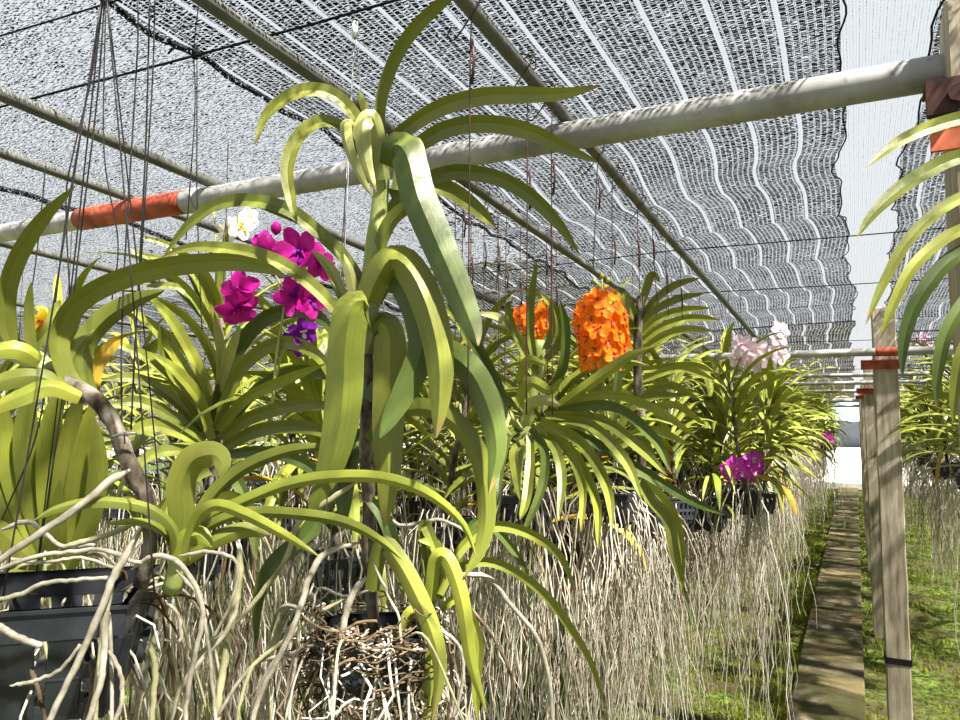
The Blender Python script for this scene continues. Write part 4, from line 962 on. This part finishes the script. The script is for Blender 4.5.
# ---- pale pink spike, magenta spike, distant blooms
def small_bloomer(px, py, D, mesh_, blooms, label, top=None, sc=1.0, vi=1):
    g = atD(px, py, D); base = V((g.x, g.y, 1.22))
    e = place_plant(vi, base, R_.uniform(0, 6), sc, label, None, True)
    s_b = MB(); s_b.tube(spline([base, base.lerp(g, .5)+V((.01, 0, .02)), g], 10), .003, .002, 6)
    s = s_b.mesh('flower_spike', [M['stem_g']])
    s = bpy.data.objects.new('flower_spike', s); C.objects.link(s); s.parent = e
    mw = Matrix.Translation(e.location) @ Matrix.Rotation(e.rotation_euler.z, 4, 'Z') @ Matrix.Diagonal((sc, sc, sc, 1))
    s.matrix_parent_inverse = mw.inverted()
    for dx, dy, r in blooms:
        o = bpy.data.objects.new('blossom', mesh_); C.objects.link(o)
        pos = atD(px+dx, py+dy, D-.02+R_.uniform(-.03, .03)); d = cd(px, py, D)+RT*(dx*.03)+V((0, 0, -dy*.02+.1))
        z = d.normalized(); x = V((0, 0, 1)).cross(z).normalized(); yv = z.cross(x)
        m = Matrix((x, yv, z)).transposed().to_4x4(); m.translation = pos; o.parent = s; o.matrix_basis = m @ Matrix.Rotation(r, 4, 'Z')
    return e
pk = blossom_mesh('blossom', .078, M['pet_pink'], M['pet_pink'], .05, 20)
small_bloomer(760, 350, 2.62, pk, [(-22, 8, 0), (-12, 0, .4), (-3, -2, .1), (-4, 10, .7), (6, 2, .2), (10, 10, 1), (18, -12, 0), (17, -2, .5), (20, 4, .8), (-18, -6, .3), (-8, 14, 0), (20, -20, .3)], 'orchid with the pale pink flower spike in front of the nearest pale cross pipe', vi=2, sc=.8)
mg = blossom_mesh('blossom', .07, M['pet_hot'], M['pet_white'], .05, 21)
small_bloomer(745, 467, 2.6, mg, [(-16, 2, 0), (-9, -2, .4), (-3, 4, .1), (3, 0, .7), (9, 4, .2), (15, 0, 1), (8, -8, 0), (-12, 6, .6), (2, 8, .3)], 'orchid with the low magenta spike on the path side of the left bed', vi=3)
mh = blossom_mesh('blossom', .09, M['pet_hot'], M['pet_magenta'], .05, 22)
small_bloomer(828, 437, 7.2, mh, [(-2, 0, 0), (2, 2, .5), (0, -3, .3)], 'distant orchid with a small magenta bloom near the end of the left bed', vi=4)
small_bloomer(922, 338, 5.2, pk, [(-5, 4, 0), (3, -3, .5), (6, 5, .3), (-1, 0, .6), (1, 8, .2)], 'orchid with pale pink blooms in the right bed behind the post', vi=5)

# ---- bulk rows
heroes = [A0, B0, D0, L0, F0, O0, G0]
rb = random.Random(77); cnt = 0
G1 = 'flowerless orchids of the left bed, near part'; G2 = 'flowerless orchids of the left bed, far part'; G3 = 'flowerless orchids of the right bed'
def row(X, y0, y1, step, right=False):
    global cnt
    yy = y0
    while yy < y1:
        x = X+rb.uniform(-.07, .07); y_ = yy+rb.uniform(-.06, .06)
        dist = math.hypot(x, y_)
        z = 1.20+rb.uniform(-.07, .07)-(.04 if yy > 6 else 0)
        if not any(math.hypot(h.x-x, h.y-y_) < .22 for h in heroes):
            near = dist < 5.2
            if right: lab, gp_ = 'leafy orchid without flowers hanging in the dense right bed', G3
            elif near: lab, gp_ = 'flowerless strap-leaved orchid crowding the nearer part of the left bed', G1
            else: lab, gp_ = 'small far-off strap-leaved orchid in the receding part of the left bed', G2
            place_plant(cnt, V((x, y_, z)), rb.uniform(0, 6.28), rb.uniform(.95, 1.22), lab, gp_, near, wires=(yy < 4), edge=(-.7 < X < .6 or (cnt % 2 and X > -1))); cnt += 1
        yy += step*rb.uniform(.85, 1.15)+(.0 if yy < 6 else .08)
row(-.52, 2.35, 15, .24); row(-.78, 1.95, 15.5, .27); row(-1.12, 1.45, 15.5, .34); row(-1.48, 1.3, 15, .38)
row(-1.9, 1.2, 13, .42); row(-2.35, 1.3, 12, .5); row(-2.9, 1.6, 10, .6); row(-3.6, 1.9, 9, .8)
row(.52, 3.5, 15, .34, True); row(.85, 4.4, 15, .4, True); row(1.25, 5.4, 15, .5, True)

# litter lying on the net
vs = []; fs = []; uv = []; rl = random.Random(40)
for _ in range(9000):
    y_ = rl.uniform(1.7, 4.4); x_ = -.75-abs(rl.gauss(0, .9))-.2*rl.random()
    if x_ < -4 or math.sin(x_*3.1+y_*2)+math.sin(y_*4.4-x_*2)+rl.gauss(0, .6) < -.35: continue
    z_ = nz(x_, y_)+.004+rl.random()*.006; a = rl.uniform(0, 6.28); l = rl.uniform(.004, .013); w2 = l*.35; n_ = len(vs); t_ = rl.uniform(-.003, .003)
    for (p, q, h) in ((-l, 0, 0), (0, w2, t_), (l, 0, 0), (0, -w2, t_+.002)):
        vs.append((x_+p*math.cos(a)-q*math.sin(a), y_+p*math.sin(a)+q*math.cos(a), z_+h)); uv.append((.5, .5))
    fs.append((n_, n_+1, n_+2, n_+3))
M['litter'] = mat('dry_leaf_litter', lambda nt: bsdf(nt, ramp(nt, noise(nt, 60, 2), [(.3, (.06, .045, .02)), (.5, (.14, .13, .05)), (.7, (.25, .20, .11))]), .9, .05).outputs[0])
tag(put('leaf_litter', mesh('leaf_litter', vs, fs, [M['litter']], uv, False)), 'brown and mossy leaf litter scattered on the net behind the central orchid', 'leaf litter', kind='stuff')
# ------------------------------------------------------------ light, sky, camera
w = bpy.data.worlds.new('World'); bpy.context.scene.world = w; w.use_nodes = True
nt = w.node_tree; nt.nodes.clear()
out = nt.nodes.new('ShaderNodeOutputWorld'); bg = nt.nodes.new('ShaderNodeBackground')
tc = nt.nodes.new('ShaderNodeTexCoord'); se = nt.nodes.new('ShaderNodeSeparateXYZ'); nt.links.new(tc.outputs['Generated'], se.inputs[0])
nt.links.new(ramp(nt, se.outputs[2], [(.0, (.96, .98, 1)), (.6, (.86, .94, 1))]), bg.inputs[0]); bg.inputs[1].default_value = .93
nt.links.new(bg.outputs[0], out.inputs[0])
sun = bpy.data.lights.new('sun', 'SUN'); sun.energy = 24; sun.angle = .034; sun.color = (1, .95, .86)
so = bpy.data.objects.new('sun', sun); C.objects.link(so)
sd = V((.76, -.27, 1.1)).normalized(); so.rotation_euler = sd.to_track_quat('Z', 'Y').to_euler()
cam = bpy.data.cameras.new('camera'); cam.sensor_width = 36; cam.lens = 27; cam.clip_start = .02; cam.clip_end = 300
co = bpy.data.objects.new('camera', cam); C.objects.link(co); co.location = CAM; co.rotation_euler = (math.pi/2+PIT, 0, YAW)
sc = bpy.context.scene; sc.camera = co
sc.view_settings.view_transform = 'Standard'; sc.view_settings.look = 'None'; sc.view_settings.exposure = 0; sc.view_settings.gamma = 1; sc.view_settings.use_curve_mapping = False
sc.cycles.transparent_max_bounces = 16
